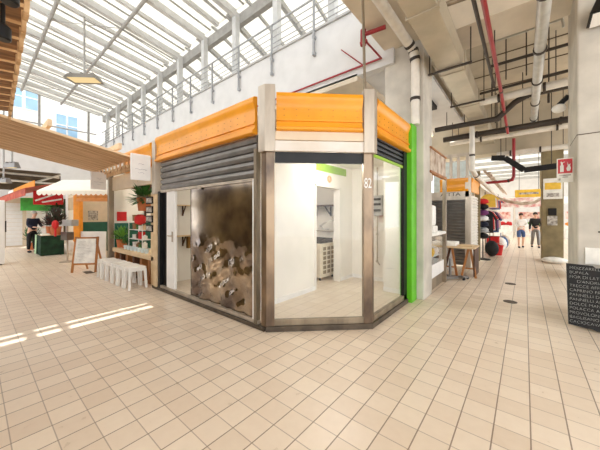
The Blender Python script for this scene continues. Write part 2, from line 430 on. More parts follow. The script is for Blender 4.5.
struct(B(-20.75,-20.6,-9,5.2,3.95,5.0),'beam',M['white_wall'],'white spandrel across the end of the left lane')
struct(B(-30,-29.8,-9,9,0,4.7),'wall_left',M['brown_dark'],'dark wall far down the left lane')
struct(B(-20.72,-20.6,3.3,5.2,2.5,3.95),'beam',M['white_wall'],'white wall end beside the dark opening')
struct(B(-30,-20.76,-9,9,4.5,4.62),'ceiling',M['brown_dark'],'dark ceiling far down the left lane')
struct(B(-22.2,-22.0,-9,3.2,2.25,2.95),'beam',M['white_wall'],'white fascia low across the end of the left lane')
for (a,b_,lab) in (((-22.5,-1.0,3.55),(-22.5,3.6,3.5),'straight white pipe under the dark ceiling at the end of the left lane'),((-23.0,0.4,4.0),(-23.0,3.6,3.95),'upper white pipe under the dark ceiling at the end of the left lane'),((-22.7,2.4,3.5),(-22.7,4.0,4.3),'slanting white brace under the dark ceiling at the end of the left lane')):
    tag(MB().tube([a,b_],0.06,8).build('pipe',M['pipe_white'],smooth=True),lab,'pipe')
# ------------------------------------------------------------------ the empty corner kiosk
A_, B_, C_, D_ = (-5.90,2.46), (-2.59,2.46), (-1.60,3.41), (-1.60,5.1)
ux = Vector((C_[0]-B_[0], C_[1]-B_[1])).normalized(); ch_n = Vector((ux.y, -ux.x))
CH = (ux.x, ux.y); CN = (ch_n.x, ch_n.y)
kio = thing('market_kiosk', 'empty corner kiosk with orange fascia, glass corner and half-raised grey shutter', 'kiosk', (-3.2,3.2,0))
def offs(p, n, d): return (p[0]+n[0]*d, p[1]+n[1]*d)
def corner_poly(P, u1, n1, u2, n2, w1, w2, proud, deep):
    """plan of a cover wrapped round a corner: u1 along the incoming wall, u2 along the outgoing one"""
    a = Vector(P); u1, n1, u2, n2 = map(Vector, (u1,n1,u2,n2))
    # outer corner
    bis = (n1+n2).normalized(); k = 1/bis.dot(n1)
    o = a + bis*proud*k; i = a - bis*deep*k
    return [tuple(a-u1*w1+n1*proud), tuple(o), tuple(a+u2*w2+n2*proud), tuple(a+u2*w2-n2*deep), tuple(i), tuple(a-u1*w1-n1*deep)]
uA, nA = (1,0), (0,-1); uD, nD = (0,1), (1,0)
for nm, P, u1, n1, u2, n2, w1, w2, zt in (('B',B_,uA,nA,CH,CN,0.105,0.115,3.19),('C',C_,CH,CN,uD,nD,0.115,0.07,3.17)):
    po = MB().prism(corner_poly(P,u1,n1,u2,n2,w1-0.02,w2-0.02,0.03,0.06),0.06,2.34).build('corner_post',M['steel_post'],kio,bev=0.004)
    MB().prism(corner_poly(P,u1,n1,u2,n2,w1-0.01,w2-0.01,0.075,0.05),2.33,zt).build('post_cover',M['alu'],kio,bev=0.006)
    cp = Vector(P)
    if nm == 'C':
        post_c = po
mid = Vector(C_) - Vector(CH)*0.055 + Vector(CN)*0.0315
text_mesh('house_number','82',0.19,M['white_paint'],kio,face_mtx((C_[0]-CH[0]*0.042+CN[0]*0.034,C_[1]-CH[1]*0.042+CN[1]*0.034,1.93),(CN[0],CN[1],0)),0.002,'CENTER',0.54)
# left end post
B(-5.95,-5.80,2.38,2.5,1.95,3.05).build('post_cover',M['alu'],kio,bev=0.006)
B(-5.95,-5.80,2.41,2.5,0.0,1.95).build('end_post',M['pale_wood'],kio,bev=0.004)
# curved orange fascia
FP = [(0.0,2.60),(0.07,2.60),(0.088,2.615),(0.088,2.645),(0.055,2.66),(0.046,2.70),(0.045,2.725),(0.066,2.73),(0.066,2.745),(0.048,2.752),(0.046,2.80),(0.045,2.90),(0.048,2.94),(0.058,2.965),(0.07,3.0),(0.082,3.03),(0.08,3.065),(0.06,3.095),(0.0,3.11)]
def fascia(a, b, n, nm='fascia'):
    mb = MB().extrude(FP,a,b,n)
    L = (Vector(b)-Vector(a)).length; d = (Vector(b)-Vector(a))/L
    k = int(L/0.16); mb.mat(1)
    for i in range(k):
        for z in (2.80,2.88):
            q = Vector(a)+d*(0.1+i*0.16)+Vector(n)*(0.052)
            mb.ball((q.x,q.y,z),0.006,6)
    return mb.build(nm,[M['orange'],M['wood']],kio,smooth=True)
fascia((-5.80,2.46),(-2.78,2.46),nA)
fascia(tuple(Vector(B_)+Vector(CH)*0.12),tuple(Vector(C_)-Vector(CH)*0.12),CN)
fascia((-1.60,3.50),(-1.60,4.98),nD)
# planks under the chamfer fascia
def along(t, n): q = Vector(B_)+Vector(CH)*t+Vector(CN)*n; return (q.x,q.y)
CL = (Vector(C_)-Vector(B_)).length
for z0,z1,mm,o in ((2.485,2.60,'plank_hi',0.05),(2.34,2.475,'plank_lo',0.055)):
    MB().extrude([(0,z0),(o,z0),(o,z1),(0,z1)],along(0.1,0),along(CL-0.1,0),CN).build('plank',M[mm],kio,bev=0.006)
MB().extrude([(-0.05,2.20),(0.0,2.20),(0.0,2.34),(-0.05,2.34)],along(0.1,0),along(CL-0.1,0),CN).build('shutter_slot',M['black'],kio)
# left roller shutter
prof = []; z = 2.02
while z < 2.56:
    prof += [(-0.012,z),(0.014,z+0.012),(0.024,z+0.06),(0.014,z+0.10),(-0.012,z+0.112)]; z += 0.117
prof = prof + [(-0.03,z),(-0.03,2.02)]
sh = MB().extrude(prof,(-5.70,2.47),(-2.79,2.47),nA).build('roller_shutter',M['shutter'],kio,smooth=False)
MB().extrude([(-0.02,1.975),(0.022,1.975),(0.022,2.02),(-0.02,2.02)],(-5.70,2.47),(-2.79,2.47),nA).build('bottom_rail',M['alu'],sh)
B(-4.25,-4.17,2.43,2.45,1.95,2.0).build('latch',M['alu'],sh)
# right roller shutter
prof = []; z = 2.36
while z < 2.58:
    prof += [(-0.012,z),(0.012,z+0.012),(0.018,z+0.04),(-0.012,z+0.066)]; z += 0.07
prof += [(-0.03,z),(-0.03,2.36)]
MB().extrude(prof,(-1.615,3.51),(-1.615,4.84),nD).build('roller_shutter',M['black'],kio)
MB().extrude([(-0.02,2.315),(0.0,2.315),(0.0,2.355),(-0.02,2.355)],(-1.60,3.53),(-1.60,4.75),nD).build('lime_strip',M['lime'],kio)
# glazing
MB().extrude([(-0.012,0.15),(-0.004,0.15),(-0.004,2.20),(-0.012,2.20)],along(0.12,0),along(CL-0.12,0),CN).build('window_pane',M['glass'],kio)
MB().extrude([(-0.012,0.15),(-0.004,0.15),(-0.004,2.32),(-0.012,2.32)],(-1.60,3.52),(-1.60,4.72),nD).build('window_pane',M['glass'],kio)
MB().extrude([(-0.05,0.0),(0.045,0.0),(0.045,0.07),(-0.05,0.07)],along(-0.02,0),along(CL+0.02,0),CN).build('plinth',M['sill'],kio,bev=0.004)
MB().extrude([(-0.03,0.07),(0.02,0.07),(0.02,0.15),(-0.03,0.15)],along(0.08,0),along(CL-0.08,0),CN).build('window_rail',M['alu_dark'],kio,bev=0.004)
MB().extrude([(-0.05,0.0),(0.045,0.0),(0.045,0.07),(-0.05,0.07)],(-1.60,3.4),(-1.60,4.82),nD).build('plinth',M['sill'],kio,bev=0.004)
MB().extrude([(-0.03,0.07),(0.02,0.07),(0.02,0.15),(-0.03,0.15)],(-1.60,3.5),(-1.60,4.8),nD).build('window_rail',M['alu_dark'],kio,bev=0.004)
MB().extrude([(-0.05,0.0),(0.05,0.0),(0.05,0.05),(-0.05,0.05)],(-6.02,2.46),(-2.6,2.46),nA).build('plinth',M['sill'],kio,bev=0.004)
MB().extrude([(-0.03,0.05),(0.02,0.05),(0.02,0.10),(-0.03,0.10)],(-5.75,2.46),(-2.75,2.46),nA).build('threshold_rail',M['alu'],kio,bev=0.004)
B(-1.64,-1.58,4.68,4.82,0.05,2.6).build('shutter_guide',M['black'],kio)
gp = B(-1.70,-1.50,4.83,5.1,0.0,3.1).build('green_post',M['green'],kio,bev=0.006); gp['label'] = 'bright green painted post'
# warped stainless sheet standing behind the left shutter
mb = MB(); nx, nz = 46, 54
vs = []
for j in range(nz+1):
    for i in range(nx+1):
        x = -4.56+1.72*i/nx; z = 0.105+1.91*j/nz
        t = max(0.0,min(1.0,(1.25-z)/0.5)); t = t*t*(3-2*t)
        e = min(1.0, 6*min(i/nx,1-i/nx)+0.25)
        d = 2.3*(0.010*math.sin(7.1*x+4*z)*math.cos(9*z-3*x)+0.006*math.sin(17*x-13*z+2)*math.sin(15*z+4*x)+0.004*math.sin(31*x+5*z)*math.cos(27*z+11*x))*t*e
        d += 0.003*math.sin(3*x+1.5*z)
        vs.append((x,2.475-d,z))
fs = [(j*(nx+1)+i,j*(nx+1)+i+1,(j+1)*(nx+1)+i+1,(j+1)*(nx+1)+i) for j in range(nz) for i in range(nx)]
mb.add(vs,fs)
mm = mat('worn_stainless',(184,168,148),0.12,1.0,rgb2=(116,104,98),scale=2.4)
ss = mb.build('steel_sheet',mm,kio,smooth=True); ss['label'] = 'dented stainless sheet closing the shop front'
md = ss.modifiers.new('thick','SOLIDIFY'); md.thickness = 0.006
B(-2.86,-2.80,2.44,2.5,0.10,2.0).build('shutter_guide',M['white_paint'],kio)
B(-2.81,-2.76,2.42,2.5,0.05,2.4).build('shutter_guide',M['alu_dark'],kio)
# black side strip and white door jamb
B(-5.82,-5.47,2.50,2.54,0.05,2.0).build('side_panel',M['black'],kio)
B(-5.78,-5.70,2.43,2.5,0.05,2.0).build('shutter_guide',M['black'],kio)
dj = B(-5.46,-5.13,2.46,2.51,0.10,1.98).build('door',M['white_paint'],kio,bev=0.006)
MB().tube([(-5.2,2.46,1.12),(-5.2,2.41,1.12),(-5.3,2.41,1.12)],0.011,8).build('handle',M['alu'],dj)
B(-5.24,-5.18,2.455,2.46,1.0,1.2).build('lock_plate',M['alu'],dj)
# inner shell of the kiosk
MB().prism([(-5.95,2.52),(-2.62,2.52),(-1.67,3.44),(-1.67,5.1),(-2.1,5.1),(-2.1,5.75),(-5.95,5.75)],0.002,0.06).build('floor_slab',M['floor_in'],kio)
MB().prism([(-5.95,2.52),(-2.62,2.52),(-1.67,3.44),(-1.67,5.1),(-2.1,5.1),(-2.1,5.9),(-5.95,5.9)],2.60,2.66).build('roof_panel',M['cream_wall'],kio)
B(-6.0,-5.88,2.52,5.75,0.06,2.6).build('end_wall',M['cream_wall'],kio)
B(-5.95,-2.1,5.75,5.87,0.06,2.6).build('back_wall',M['cream_wall'],kio)
B(-2.1,-1.66,5.06,5.11,0.06,2.6).build('inner_wall',M['cream_wall'],kio)
pt = MB().box(-3.27,-3.15,2.56,4.28,0.06,2.6).box(-3.27,-3.15,5.16,5.75,0.06,2.6).box(-3.27,-3.15,4.28,5.16,2.1,2.6).build('partition',M['cream_wall'],kio)
B(-3.15,-3.135,2.56,4.28,0.06,0.14).build('skirting',M['white_paint'],kio)
B(-3.15,-3.135,5.16,5.75,0.06,0.14).build('skirting',M['white_paint'],kio)
B(-3.15,-2.1,5.735,5.75,0.06,0.14).build('skirting',M['white_paint'],kio)
B(-2.1,-1.66,5.045,5.06,0.06,0.14).build('skirting',M['white_paint'],kio)
MB().box(-3.29,-3.13,4.25,4.29,0.06,2.12).box(-3.29,-3.13,5.15,5.19,0.06,2.12).box(-3.29,-3.13,4.25,5.19,2.09,2.13).build('door_frame',M['cream_wall'],kio)
B(-3.15,-3.142,4.3,5.45,2.40,2.56).build('lime_strip',M['lime'],kio)
o = MB().tube([(-3.152,4.76,2.27),(-3.138,4.76,2.27)],0.075,20).build('warning_sticker',mat('sticker_orange',(226,128,70),0.6,rgb2=(250,220,180),scale=40),kio)
o['label'] = 'round orange sticker above the inner doorway'

# unseen lamps added to brighten the kiosk, then fittings and things left inside
lamp = thing('fill_lamp','small round added fill lamp inside the empty kiosk','lamp',(-2.6,4.2,2.55))
MB().lathe((-2.6,4.2,2.53),[(0.14,0.07),(0.15,0.03),(0.12,0.0)],20).build('lamp_body',M['white_paint'],lamp)
MB().lathe((-2.6,4.2,2.505),[(0.11,0.03),(0.10,0.01),(0.05,0.0)],20).build('diffuser',M['lamp'],lamp)
def point(name, loc, w, col=(1,0.93,0.82), r=0.12, parent=None):
    l = bpy.data.lights.new(name,'POINT'); l.energy = w; l.color = col; l.shadow_soft_size = r
    ob = bpy.data.objects.new(name,l); COL.objects.link(ob); ob.location = loc; return ob
point('kiosk_fill_light',(-2.6,4.2,2.38),15,(1,0.97,0.92))
lamp2 = thing('fill_lamp','round added fill lamp in the back room behind the kiosk partition','lamp',(-4.7,4.2,2.55))  # second added lamp, brightens the back room
MB().lathe((-4.7,4.2,2.53),[(0.14,0.07),(0.15,0.03),(0.12,0.0)],20).build('lamp_body',M['white_paint'],lamp2)
MB().lathe((-4.7,4.2,2.505),[(0.11,0.03),(0.10,0.01),(0.05,0.0)],20).build('diffuser',M['lamp'],lamp2)
point('back_room_fill_light',(-4.7,4.2,2.38),15,(1,0.95,0.88))

u = thing('floor_cabinet','beige floor unit with grid front and dark tray behind inner doorway','appliance',(-3.8,5.2,0.06))
B(-4.05,-3.48,4.92,5.52,0.12,0.88).build('body',M['appliance'],u,bev=0.012)
gm = MB()
for i in range(3):
    for j in range(6):
        gm.box(-3.482,-3.474,5.02+i*0.165,5.13+i*0.165,0.2+j*0.105,0.275+j*0.105)
gm.build('grille',mat('grille_dark',(150,134,110),0.6),u)
MB().box(-4.0,-3.52,4.97,5.47,0.88,0.92).box(-4.0,-3.52,4.97,5.0,0.92,0.98).box(-4.0,-3.52,5.44,5.47,0.92,0.98).box(-3.55,-3.52,4.97,5.47,0.92,0.96).build('tray',M['black_soft'],u)
for x in (-4.0,-3.53):
    for y in (4.97,5.47): MB().tube([(x,y,0.06),(x,y,0.13)],0.02,8).build('foot',M['black_soft'],u)
s = thing('wall_shelf','thin dark wall shelf with bracket seen through inner doorway','shelf',(-4.6,5.6,1.72))
B(-5.2,-3.5,5.45,5.745,1.74,1.77).build('board',M['dark_wood'],s)
for x in (-4.2,-3.75): MB().bar((x,5.74,1.5),(x,5.74,1.74),0.03,0.02).bar((x,5.74,1.52),(x,5.48,1.73),0.02,0.02).build('bracket',M['black'],s)
bx = tag(B(-4.9,-4.35,5.47,5.73,1.77,2.12).build('storage_box',M['grey_paint'],bev=0.008),'pale grey box on the wall shelf behind the inner doorway','box')
h = thing('wall_tap','white hose and tap on back room wall above floor unit','tap',(-3.7,5.74,1.3))
MB().tube([(-3.62,5.74,1.38),(-3.62,5.6,1.4),(-3.75,5.52,1.36),(-3.95,5.55,1.25),(-3.9,5.62,1.18),(-3.72,5.62,1.18)],0.022,8).build('hose',M['white_plastic'],h,smooth=True)
MB().ball((-3.6,5.68,1.45),0.06,10).build('valve',M['alu'],h,smooth=True)
MB().tube([(-5.6,5.73,1.12),(-3.3,5.73,1.12)],0.014,6).build('supply_pipe',M['alu'],h)
e = thing('meter_box','small grey meter box with conduit on kiosk back wall','meter',(-2.5,5.75,1.5))
B(-2.72,-2.38,5.66,5.748,1.50,1.95).build('box',M['grey_paint'],e,bev=0.008)
for z in (1.6,1.73,1.84): B(-2.69,-2.41,5.65,5.66,z,z+0.05).build('switch_row',M['black_soft'],e)
MB().tube([(-2.52,5.73,1.5),(-2.52,5.73,0.5),(-2.46,5.72,0.42)],0.014,6).build('conduit',M['alu'],e)
MB().tube([(-2.52,5.73,1.95),(-2.52,5.73,2.58)],0.014,6).build('conduit',M['alu'],e)
for z in (1.1,0.5): MB().ball((-2.52,5.72,z),0.03,8).build('clip',M['alu'],e)
for k,(z,lab) in enumerate(((1.62,'upper bracket shelf on the end wall past the open door'),(0.95,'lower bracket shelf on the end wall past the open door'))):
    s = thing('bracket_shelf',lab,'shelf',(-5.85,3.0,z))
    B(-5.88,-5.72,2.78,3.5,z+0.1,z+0.125).build('board',M['pale_wood'],s)
    MB().bar((-5.87,3.0,z-0.12),(-5.87,3.0,z+0.1),0.025,0.025,(0,1,0)).bar((-5.87,3.0,z-0.1),(-5.74,3.0,z+0.1),0.02,0.02,(0,1,0)).build('bracket',M['dark_wood'],s)
o = tag(B(-5.875,-5.78,3.08,3.3,0.78,1.04).build('switch_box',M['gold'],bev=0.01),'brown metal box under the lower bracket shelf','box')

# thin rod from the gallery to the right corner post
tag(MB().tube([(-1.66,3.38,3.16),(-1.7,3.38,4.68)],0.02,8).build('hanging_rod',M['alu_dark'],smooth=True),'thin steel rod rising from the right corner post to the beam','rod')

# row of closed stalls on the camera's own side (mirrored in the steel sheet)
struct(B(-14,-0.5,-3.3,-3.1,0,3.0),'wall_right',M['khaki'],'khaki stall fronts on the near side of the lane')
# ------------------------------------------------------------------ slatted canopies
def canopy(name, label, x0, x1, n, ya, yb, za, zb, wood, under, beam_y, skew=0.0, fill=0.46, hook=1.0):
    r = thing(name,label,'canopy',((x0+x1)/2,(ya+yb)/2,min(za,zb)))
    pitch = (x1-x0)/n
    def z_at(y): return za+(zb-za)*(y-ya)/(yb-ya)
    for i in range(n):
        x = x0+pitch*(i+0.5); w = pitch*fill; ye = yb+skew*(x-x1)
        # flat board: pale edges, underside coloured darker to stand for shade
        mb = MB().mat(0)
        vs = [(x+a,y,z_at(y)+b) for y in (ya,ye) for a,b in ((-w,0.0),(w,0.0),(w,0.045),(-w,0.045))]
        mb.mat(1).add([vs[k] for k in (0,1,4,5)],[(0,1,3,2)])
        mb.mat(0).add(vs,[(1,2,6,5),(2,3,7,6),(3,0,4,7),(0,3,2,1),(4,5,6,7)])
        # curled hook under the front end of the board
        z = z_at(ye); pts = [(x+w*0.55,ye-0.02,z+0.01),(x+w*0.75,ye-0.02,z-0.06*hook),(x+w*0.45,ye-0.02,z-0.12*hook),(x-w*0.1,ye-0.02,z-0.13*hook),(x-w*0.3,ye-0.02,z-0.09*hook)]
        for p_,q_ in zip(pts[:-1],pts[1:]): mb.bar(p_,q_,0.035,0.03,(0,1,0))
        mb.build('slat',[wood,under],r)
    for y in beam_y:
        MB().bar((x0-0.05,y,z_at(y)+0.16),(x1+0.05,y,z_at(y)+0.16),0.06,0.12).build('cross_beam',wood,r)
    return r
c1 = canopy('slatted_canopy','tan slatted wooden canopy sloping up from the cafe stall over the lane',-9.62,-6.62,11,-0.6,2.3,3.30,2.76,M['tan_edge'],M['tan_under_shade'],(-0.2,0.9,2.0))
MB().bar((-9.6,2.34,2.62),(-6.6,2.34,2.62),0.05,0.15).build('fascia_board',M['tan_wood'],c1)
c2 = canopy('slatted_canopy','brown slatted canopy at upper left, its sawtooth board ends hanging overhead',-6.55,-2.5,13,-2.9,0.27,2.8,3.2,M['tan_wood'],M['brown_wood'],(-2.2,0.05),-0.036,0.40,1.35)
for k,(x,lab) in enumerate(((-2.62,'dark round spotlight nearest, at the end of the brown canopy'),(-3.2,'dark round spotlight second along under the brown canopy'))):
    o = thing('spotlight',lab,'lamp',(x,0.16,3.0))
    MB().lathe((x,0.16,2.9),[(0.04,0.0),(0.05,0.01),(0.05,0.10),(0.02,0.13)],14).build('shade',M['black'],o,smooth=True)
    MB().tube([(x,0.16,3.0),(x,0.16,3.2)],0.015,8).build('stem',M['black'],o)

# ------------------------------------------------------------------ cafe stall next to the kiosk
cf = thing('cafe_stall','open cafe stall left of the kiosk with pale wooden counter','stall',(-7.4,3.2,0))
B(-8.9,-8.76,2.4,2.52,0,2.55).build('metal_post',M['alu_dark'],cf,bev=0.005)
fasc = MB().extrude([(o,z-0.05) for o,z in FP],(-7.6,2.46),(-6.06,2.46),nA).build('fascia',M['orange'],cf,smooth=True)
B(-8.8,-6.08,2.48,2.56,2.2,2.56).build('beige_lintel',M['beige_panel'],cf)
MB().slab([(-8.7,2.46,0.54),(-6.06,2.46,0.54),(-6.06,2.95,0.54),(-8.7,2.95,0.54)],(0,0,0.10)).build('counter_top',M['pale_wood'],cf,bev=0.005)
for x,mm in ((-8.6,'wood'),(-8.2,'dark_wood'),(-7.75,'wood'),(-7.3,'dark_wood'),(-6.85,'wood'),(-6.4,'wood')):
    B(x-0.06,x+0.06,2.5,2.9,0,0.54).build('upright',M[mm],cf)
B(-8.7,-6.06,2.93,2.97,0,0.54).build('back_board',mat('red_brown',(120,58,34),0.6),cf)
B(-6.2,-6.06,2.46,2.9,0.0,2.0).build('side_post',M['pale_wood'],cf,bev=0.005)
B(-8.9,-6.08,4.5,4.6,0,2.7).build('back_wall',M['cream_wall'],cf)
B(-8.9,-6.08,4.46,4.5,0,1.25).build('green_dado',M['teal'],cf)
B(-8.96,-8.88,2.56,4.6,0,2.7).build('end_wall',M['cream_wall'],cf)
B(-8.88,-8.84,2.56,4.46,0,1.3).build('green_dado',M['teal'],cf)
B(-8.96,-6.08,2.56,4.6,2.72,2.78).build('ceiling_panel',M['cream_wall'],cf)
mb = MB(); pts = []
for i in range(13):
    t = PI*0.5*i/12; pts.append((-8.83,2.6+0.75*math.sin(t),2.05+0.33*math.cos(t)))
mb.tube(pts,0.03,6).tube([pts[-1],(-8.83,3.35,1.3)],0.03,6).build('arch_trim',M['dark_wood'],cf)
pb = thing('hanging_board','brown wooden board with yellow lantern hanging in the cafe stall','board',(-7.7,3.0,2.0))
B(-8.45,-7.0,2.98,3.04,1.98,2.36).build('panel',M['dark_wood'],pb,bev=0.01)
B(-7.5,-7.3,2.92,2.98,2.0,2.12).build('lantern',M['yellow'],pb,bev=0.01)
tag(B(-8.88,-8.85,2.62,2.86,1.36,1.62).build('wall_picture',M['red_soft'],bev=0.004),'small red picture on the cafe end wall above the green dado','picture')
point('cafe_light',(-7.5,3.5,2.55),22)
# projecting signs
def proj_sign(x, y0, y1, z0, z1, label, seed):
    o = thing('projecting_sign',label,'sign',(x,y1,z0))
    p = B(x-0.03,x+0.03,y0,y1,z0,z1).build('panel',M['white_paint'],o,bev=0.006)
    rnd = random.Random(seed); mb = MB()
    cy = (y0+y1)/2; h = z1-z0
    for (zz,wd) in ((0.62,0.3),(0.42,0.62),(0.28,0.3)):
        n = int(wd*16); w = (y1-y0)*wd
        pts = [(x+0.032,cy-w/2+w*i/n,z0+h*(zz+rnd.uniform(-0.025,0.025))) for i in range(n+1)]
        mb.tube(pts,0.0035,5)
    mb.build('script_marks',mat('faint_ink%d'%seed,(186,186,192),0.8),o)
    MB().tube([(x,y1,z1-0.05),(x,y1+0.12,z1-0.05)],0.012,6).build('bracket',M['alu'],o)
proj_sign(-5.98,2.0,2.36,2.22,2.74,'white square cafe sign beside the orange kiosk fascia',1)
proj_sign(-8.7,1.98,2.32,2.2,2.66,'white square cafe sign at far end of slatted canopy',2)
# stools
def make_stool(label):
    r = thing('stool',label,'stool',(0,0,0),'white stools in a row')
    MB().prism([(-0.135,-0.15),(-0.11,-0.17),(0.11,-0.17),(0.135,-0.15),(0.135,0.15),(0.11,0.17),(-0.11,0.17),(-0.135,0.15)],0.415,0.445).build('seat',M['white_plastic'],r,bev=0.008)
    MB().box(-0.125,0.125,-0.155,-0.135,0.36,0.415).box(-0.125,0.125,0.135,0.155,0.36,0.415).box(-0.125,-0.105,-0.135,0.135,0.36,0.415).box(0.105,0.125,-0.135,0.135,0.36,0.415).build('apron',M['white_plastic'],r)
    for sx in (-1,1):
        for sy in (-1,1):
            vs = []
            for z,k,w in ((0.41,0.0,0.024),(0.0,0.02,0.018)):
                cx, cy = sx*(0.112+k), sy*(0.14+k)
                vs += [(cx-w,cy-w,z),(cx+w,cy-w,z),(cx+w,cy+w,z),(cx-w,cy+w,z)]
            MB().add(vs,[(0,1,2,3),(7,6,5,4),(0,4,5,1),(1,5,6,2),(2,6,7,3),(3,7,4,0)]).build('leg',M['white_plastic'],r)
    return r
labs = ['white plastic stool nearest the kiosk, first of the row at the cafe counter','white plastic stool second from the kiosk in the row','white plastic stool third from the kiosk in the row','white plastic stool fourth from the kiosk in the row','white plastic stool fifth from the kiosk in the row','white plastic stool farthest from the kiosk, beside the menu easel']
st0 = make_stool(labs[0]); st0.location = (-6.28,2.19,0)
for i in range(1,6):
    copy_tree(st0,(-6.28-0.335*i,2.19-0.01*i,0),label=labs[i])
# things on the counter
def pot_plant(name, loc, label, r, h, leaf, n, seed, hang=False, pot=True):
    rnd = random.Random(seed); o = thing(name,label,'plant',loc); x,y,z = loc
    ph = 0.0
    if pot:
        ph = r*0.9
        MB().lathe((x,y,z),[(r*0.38,0),(r*0.5,ph),(r*0.43,ph),(r*0.4,ph*0.85)],14).build('pot',M['terracotta'],o,smooth=True)
    mb = MB()
    for i in range(n):
        a = rnd.uniform(0,2*PI); el = rnd.uniform(-0.5 if hang else 0.1,1.3); L = rnd.uniform(0.5,1.0)
        d = Vector((math.cos(a)*math.cos(el)*r*L,math.sin(a)*math.cos(el)*r*L,math.sin(el)*h*L))
        c = Vector((x,y,z+ph))+d; sd = Vector((-math.sin(a),math.cos(a),0)); w = r*0.22; nrm = Vector((rnd.uniform(-.4,.4),rnd.uniform(-.4,.4),1)).normalized()
        f = d.normalized()*r*0.3
        mb.add([c-f,c+sd*w*0.5,c+f,c-sd*w*0.5,c+nrm*0.01],[(0,1,4),(1,2,4),(2,3,4),(3,0,4),(3,2,1,0)])
    mb.build('foliage',leaf,o)
    mb = MB()
    for i in range(5):
        a = 2*PI*i/5; mb.tube([(x,y,z+ph*0.8),(x+math.cos(a)*r*0.3,y+math.sin(a)*r*0.3,z+ph+h*0.6)],0.006,5)
    mb.build('stems',M['leaf'],o)
    return o
pot_plant('potted_plant',(-8.58,2.64,0.64),'light green leafy plant at far end of cafe counter',0.24,0.36,M['leaf_light'],110,3)
pot_plant('potted_plant',(-8.28,2.62,0.64),'small dark plant beside the light green one on the counter',0.13,0.18,M['leaf'],70,4)
pot_plant('potted_plant',(-6.95,2.62,1.62),'bushy trailing plant hung beside the menu cards at the cafe',0.34,0.36,M['leaf'],200,5,True)
for i in range(7):
    x = -8.0+i*0.22
    o = tag(MB().lathe((x,2.56,0.64),[(0.035,0),(0.05,0.10),(0.045,0.10),(0.03,0.012)],12).build('drinking_glass',M['fish_blue'],smooth=True),'clear cup in the row along the front of the cafe counter','glass','cups along the cafe counter')
wr = thing('wire_rack','white wire rack of small goods standing on the cafe counter','rack',(-7.75,2.8,0.64))
for z in (0.66,0.9,1.14,1.36):
    mb = MB()
    for y in (2.7,2.78,2.86,2.94): mb.tube([(-8.2,y,z),(-7.3,y,z)],0.008,5)
    mb.tube([(-8.2,2.7,z),(-8.2,2.94,z)],0.008,5).tube([(-7.3,2.7,z),(-7.3,2.94,z)],0.008,5).build('shelf',M['white_paint'],wr)
for x in (-8.2,-7.3):
    for y in (2.7,2.94): MB().tube([(x,y,0.64),(x,y,1.5)],0.01,6).build('upright',M['white_paint'],wr)
rnd = random.Random(9)
cols = ['white_plastic','red_soft','brown_wood','paper','gold','dark_wood','white_cloth','leaf','pale_wood']
cn = {'white_plastic':'white','red_soft':'red','brown_wood':'brown','paper':'cream paper','gold':'brass','dark_wood':'dark brown','white_cloth':'off-white','leaf':'green','pale_wood':'pale wood'}
lv = {0.668:'bottom',0.908:'second',1.148:'third',1.368:'top'}
for z in lv:
    for i in range(4):
        c = cols[(i*5+int(z*10)) % len(cols)]
        x = -8.06+i*0.2; hh = rnd.uniform(0.1,0.19)
        mb = MB()
        if i % 2: mb.lathe((x,2.82,z),[(0.05,0),(0.06,hh*0.2),(0.06,hh*0.75),(0.03,hh*0.86),(0.03,hh)],12)
        else: mb.box(x-0.06,x+0.06,2.76,2.88,z,z+hh).box(x-0.063,x+0.063,2.757,2.883,z+hh*0.8,z+hh)
        nm = 'jar' if i % 2 else 'tin'
        tag(mb.build(nm,M[c],smooth=bool(i % 2)),'%s %s, %s from the left on the %s shelf of the wire rack' % (cn[c],nm,('first','second','third','fourth')[i],lv[z]),nm,'goods on the wire rack')
tag(MB().lathe((-7.22,2.62,1.28),[(0.02,0),(0.12,0.05),(0.12,0.2),(0.05,0.26)],14).build('hanging_lantern',M['red_soft'],smooth=True),'red paper lantern at the right end of wire rack in the cafe','lantern')
for i in range(4):
    z = 1.16+i*0.2
    o = thing('menu_card','dark framed card on cafe side post, %s of four' % ('lowest','second from bottom','third from bottom','topmost')[i],'card',(-6.2,2.44,z))
    B(-6.38,-6.05,2.43,2.455,z,z+0.15).build('frame',M['black_soft'],o)
    B(-6.35,-6.08,2.425,2.432,z+0.025,z+0.125).build('card',M['paper_grey'],o)

# menu easel
ez = thing('menu_easel','wooden A-frame easel holding a white menu sheet beside the stools','sign',(-9.3,2.0,0))
nE = Vector((0.75,-0.66,0)).normalized(); tE = Vector((0.66,0.75,0))
cE = Vector((-9.15,2.02,0))
def ep(t,z,b=0.0): q = cE+tE*t+nE*(0.18*(1-z/1.1))-nE*b; return (q.x,q.y,z)
for t in (-0.28,0.28): MB().bar(ep(t,0.0),ep(t*0.94,0.94),0.05,0.03,tuple(nE)).build('leg',M['wood'],ez)
for t in (-0.2,0.2):
    q = cE+tE*t-nE*0.35; MB().bar((q.x,q.y,0),ep(t,0.88,0.03),0.04,0.03,tuple(nE)).build('leg',M['wood'],ez)
for z in (0.22,0.91): MB().bar(ep(-0.28,z),ep(0.28,z),0.04,0.04).build('crossbar',M['wood'],ez)
q0,q1,q2,q3 = ep(-0.245,0.25,-0.02),ep(0.245,0.25,-0.02),ep(0.235,0.89,-0.02),ep(-0.235,0.89,-0.02)
sheet = MB().slab([q0,q1,q2,q3],tuple(nE*0.012)).build('menu_sheet',M['paper'],ez)
mb = MB(); rnd = random.Random(4)
for k in range(14):
    z = 0.31+k*0.039; w = rnd.uniform(0.08,0.18)
    mb.bar(ep(-0.19,z,-0.034),ep(-0.19+2*w,z,-0.034),0.004,0.005)
mb.build('menu_lines',M['paper_grey'],sheet)

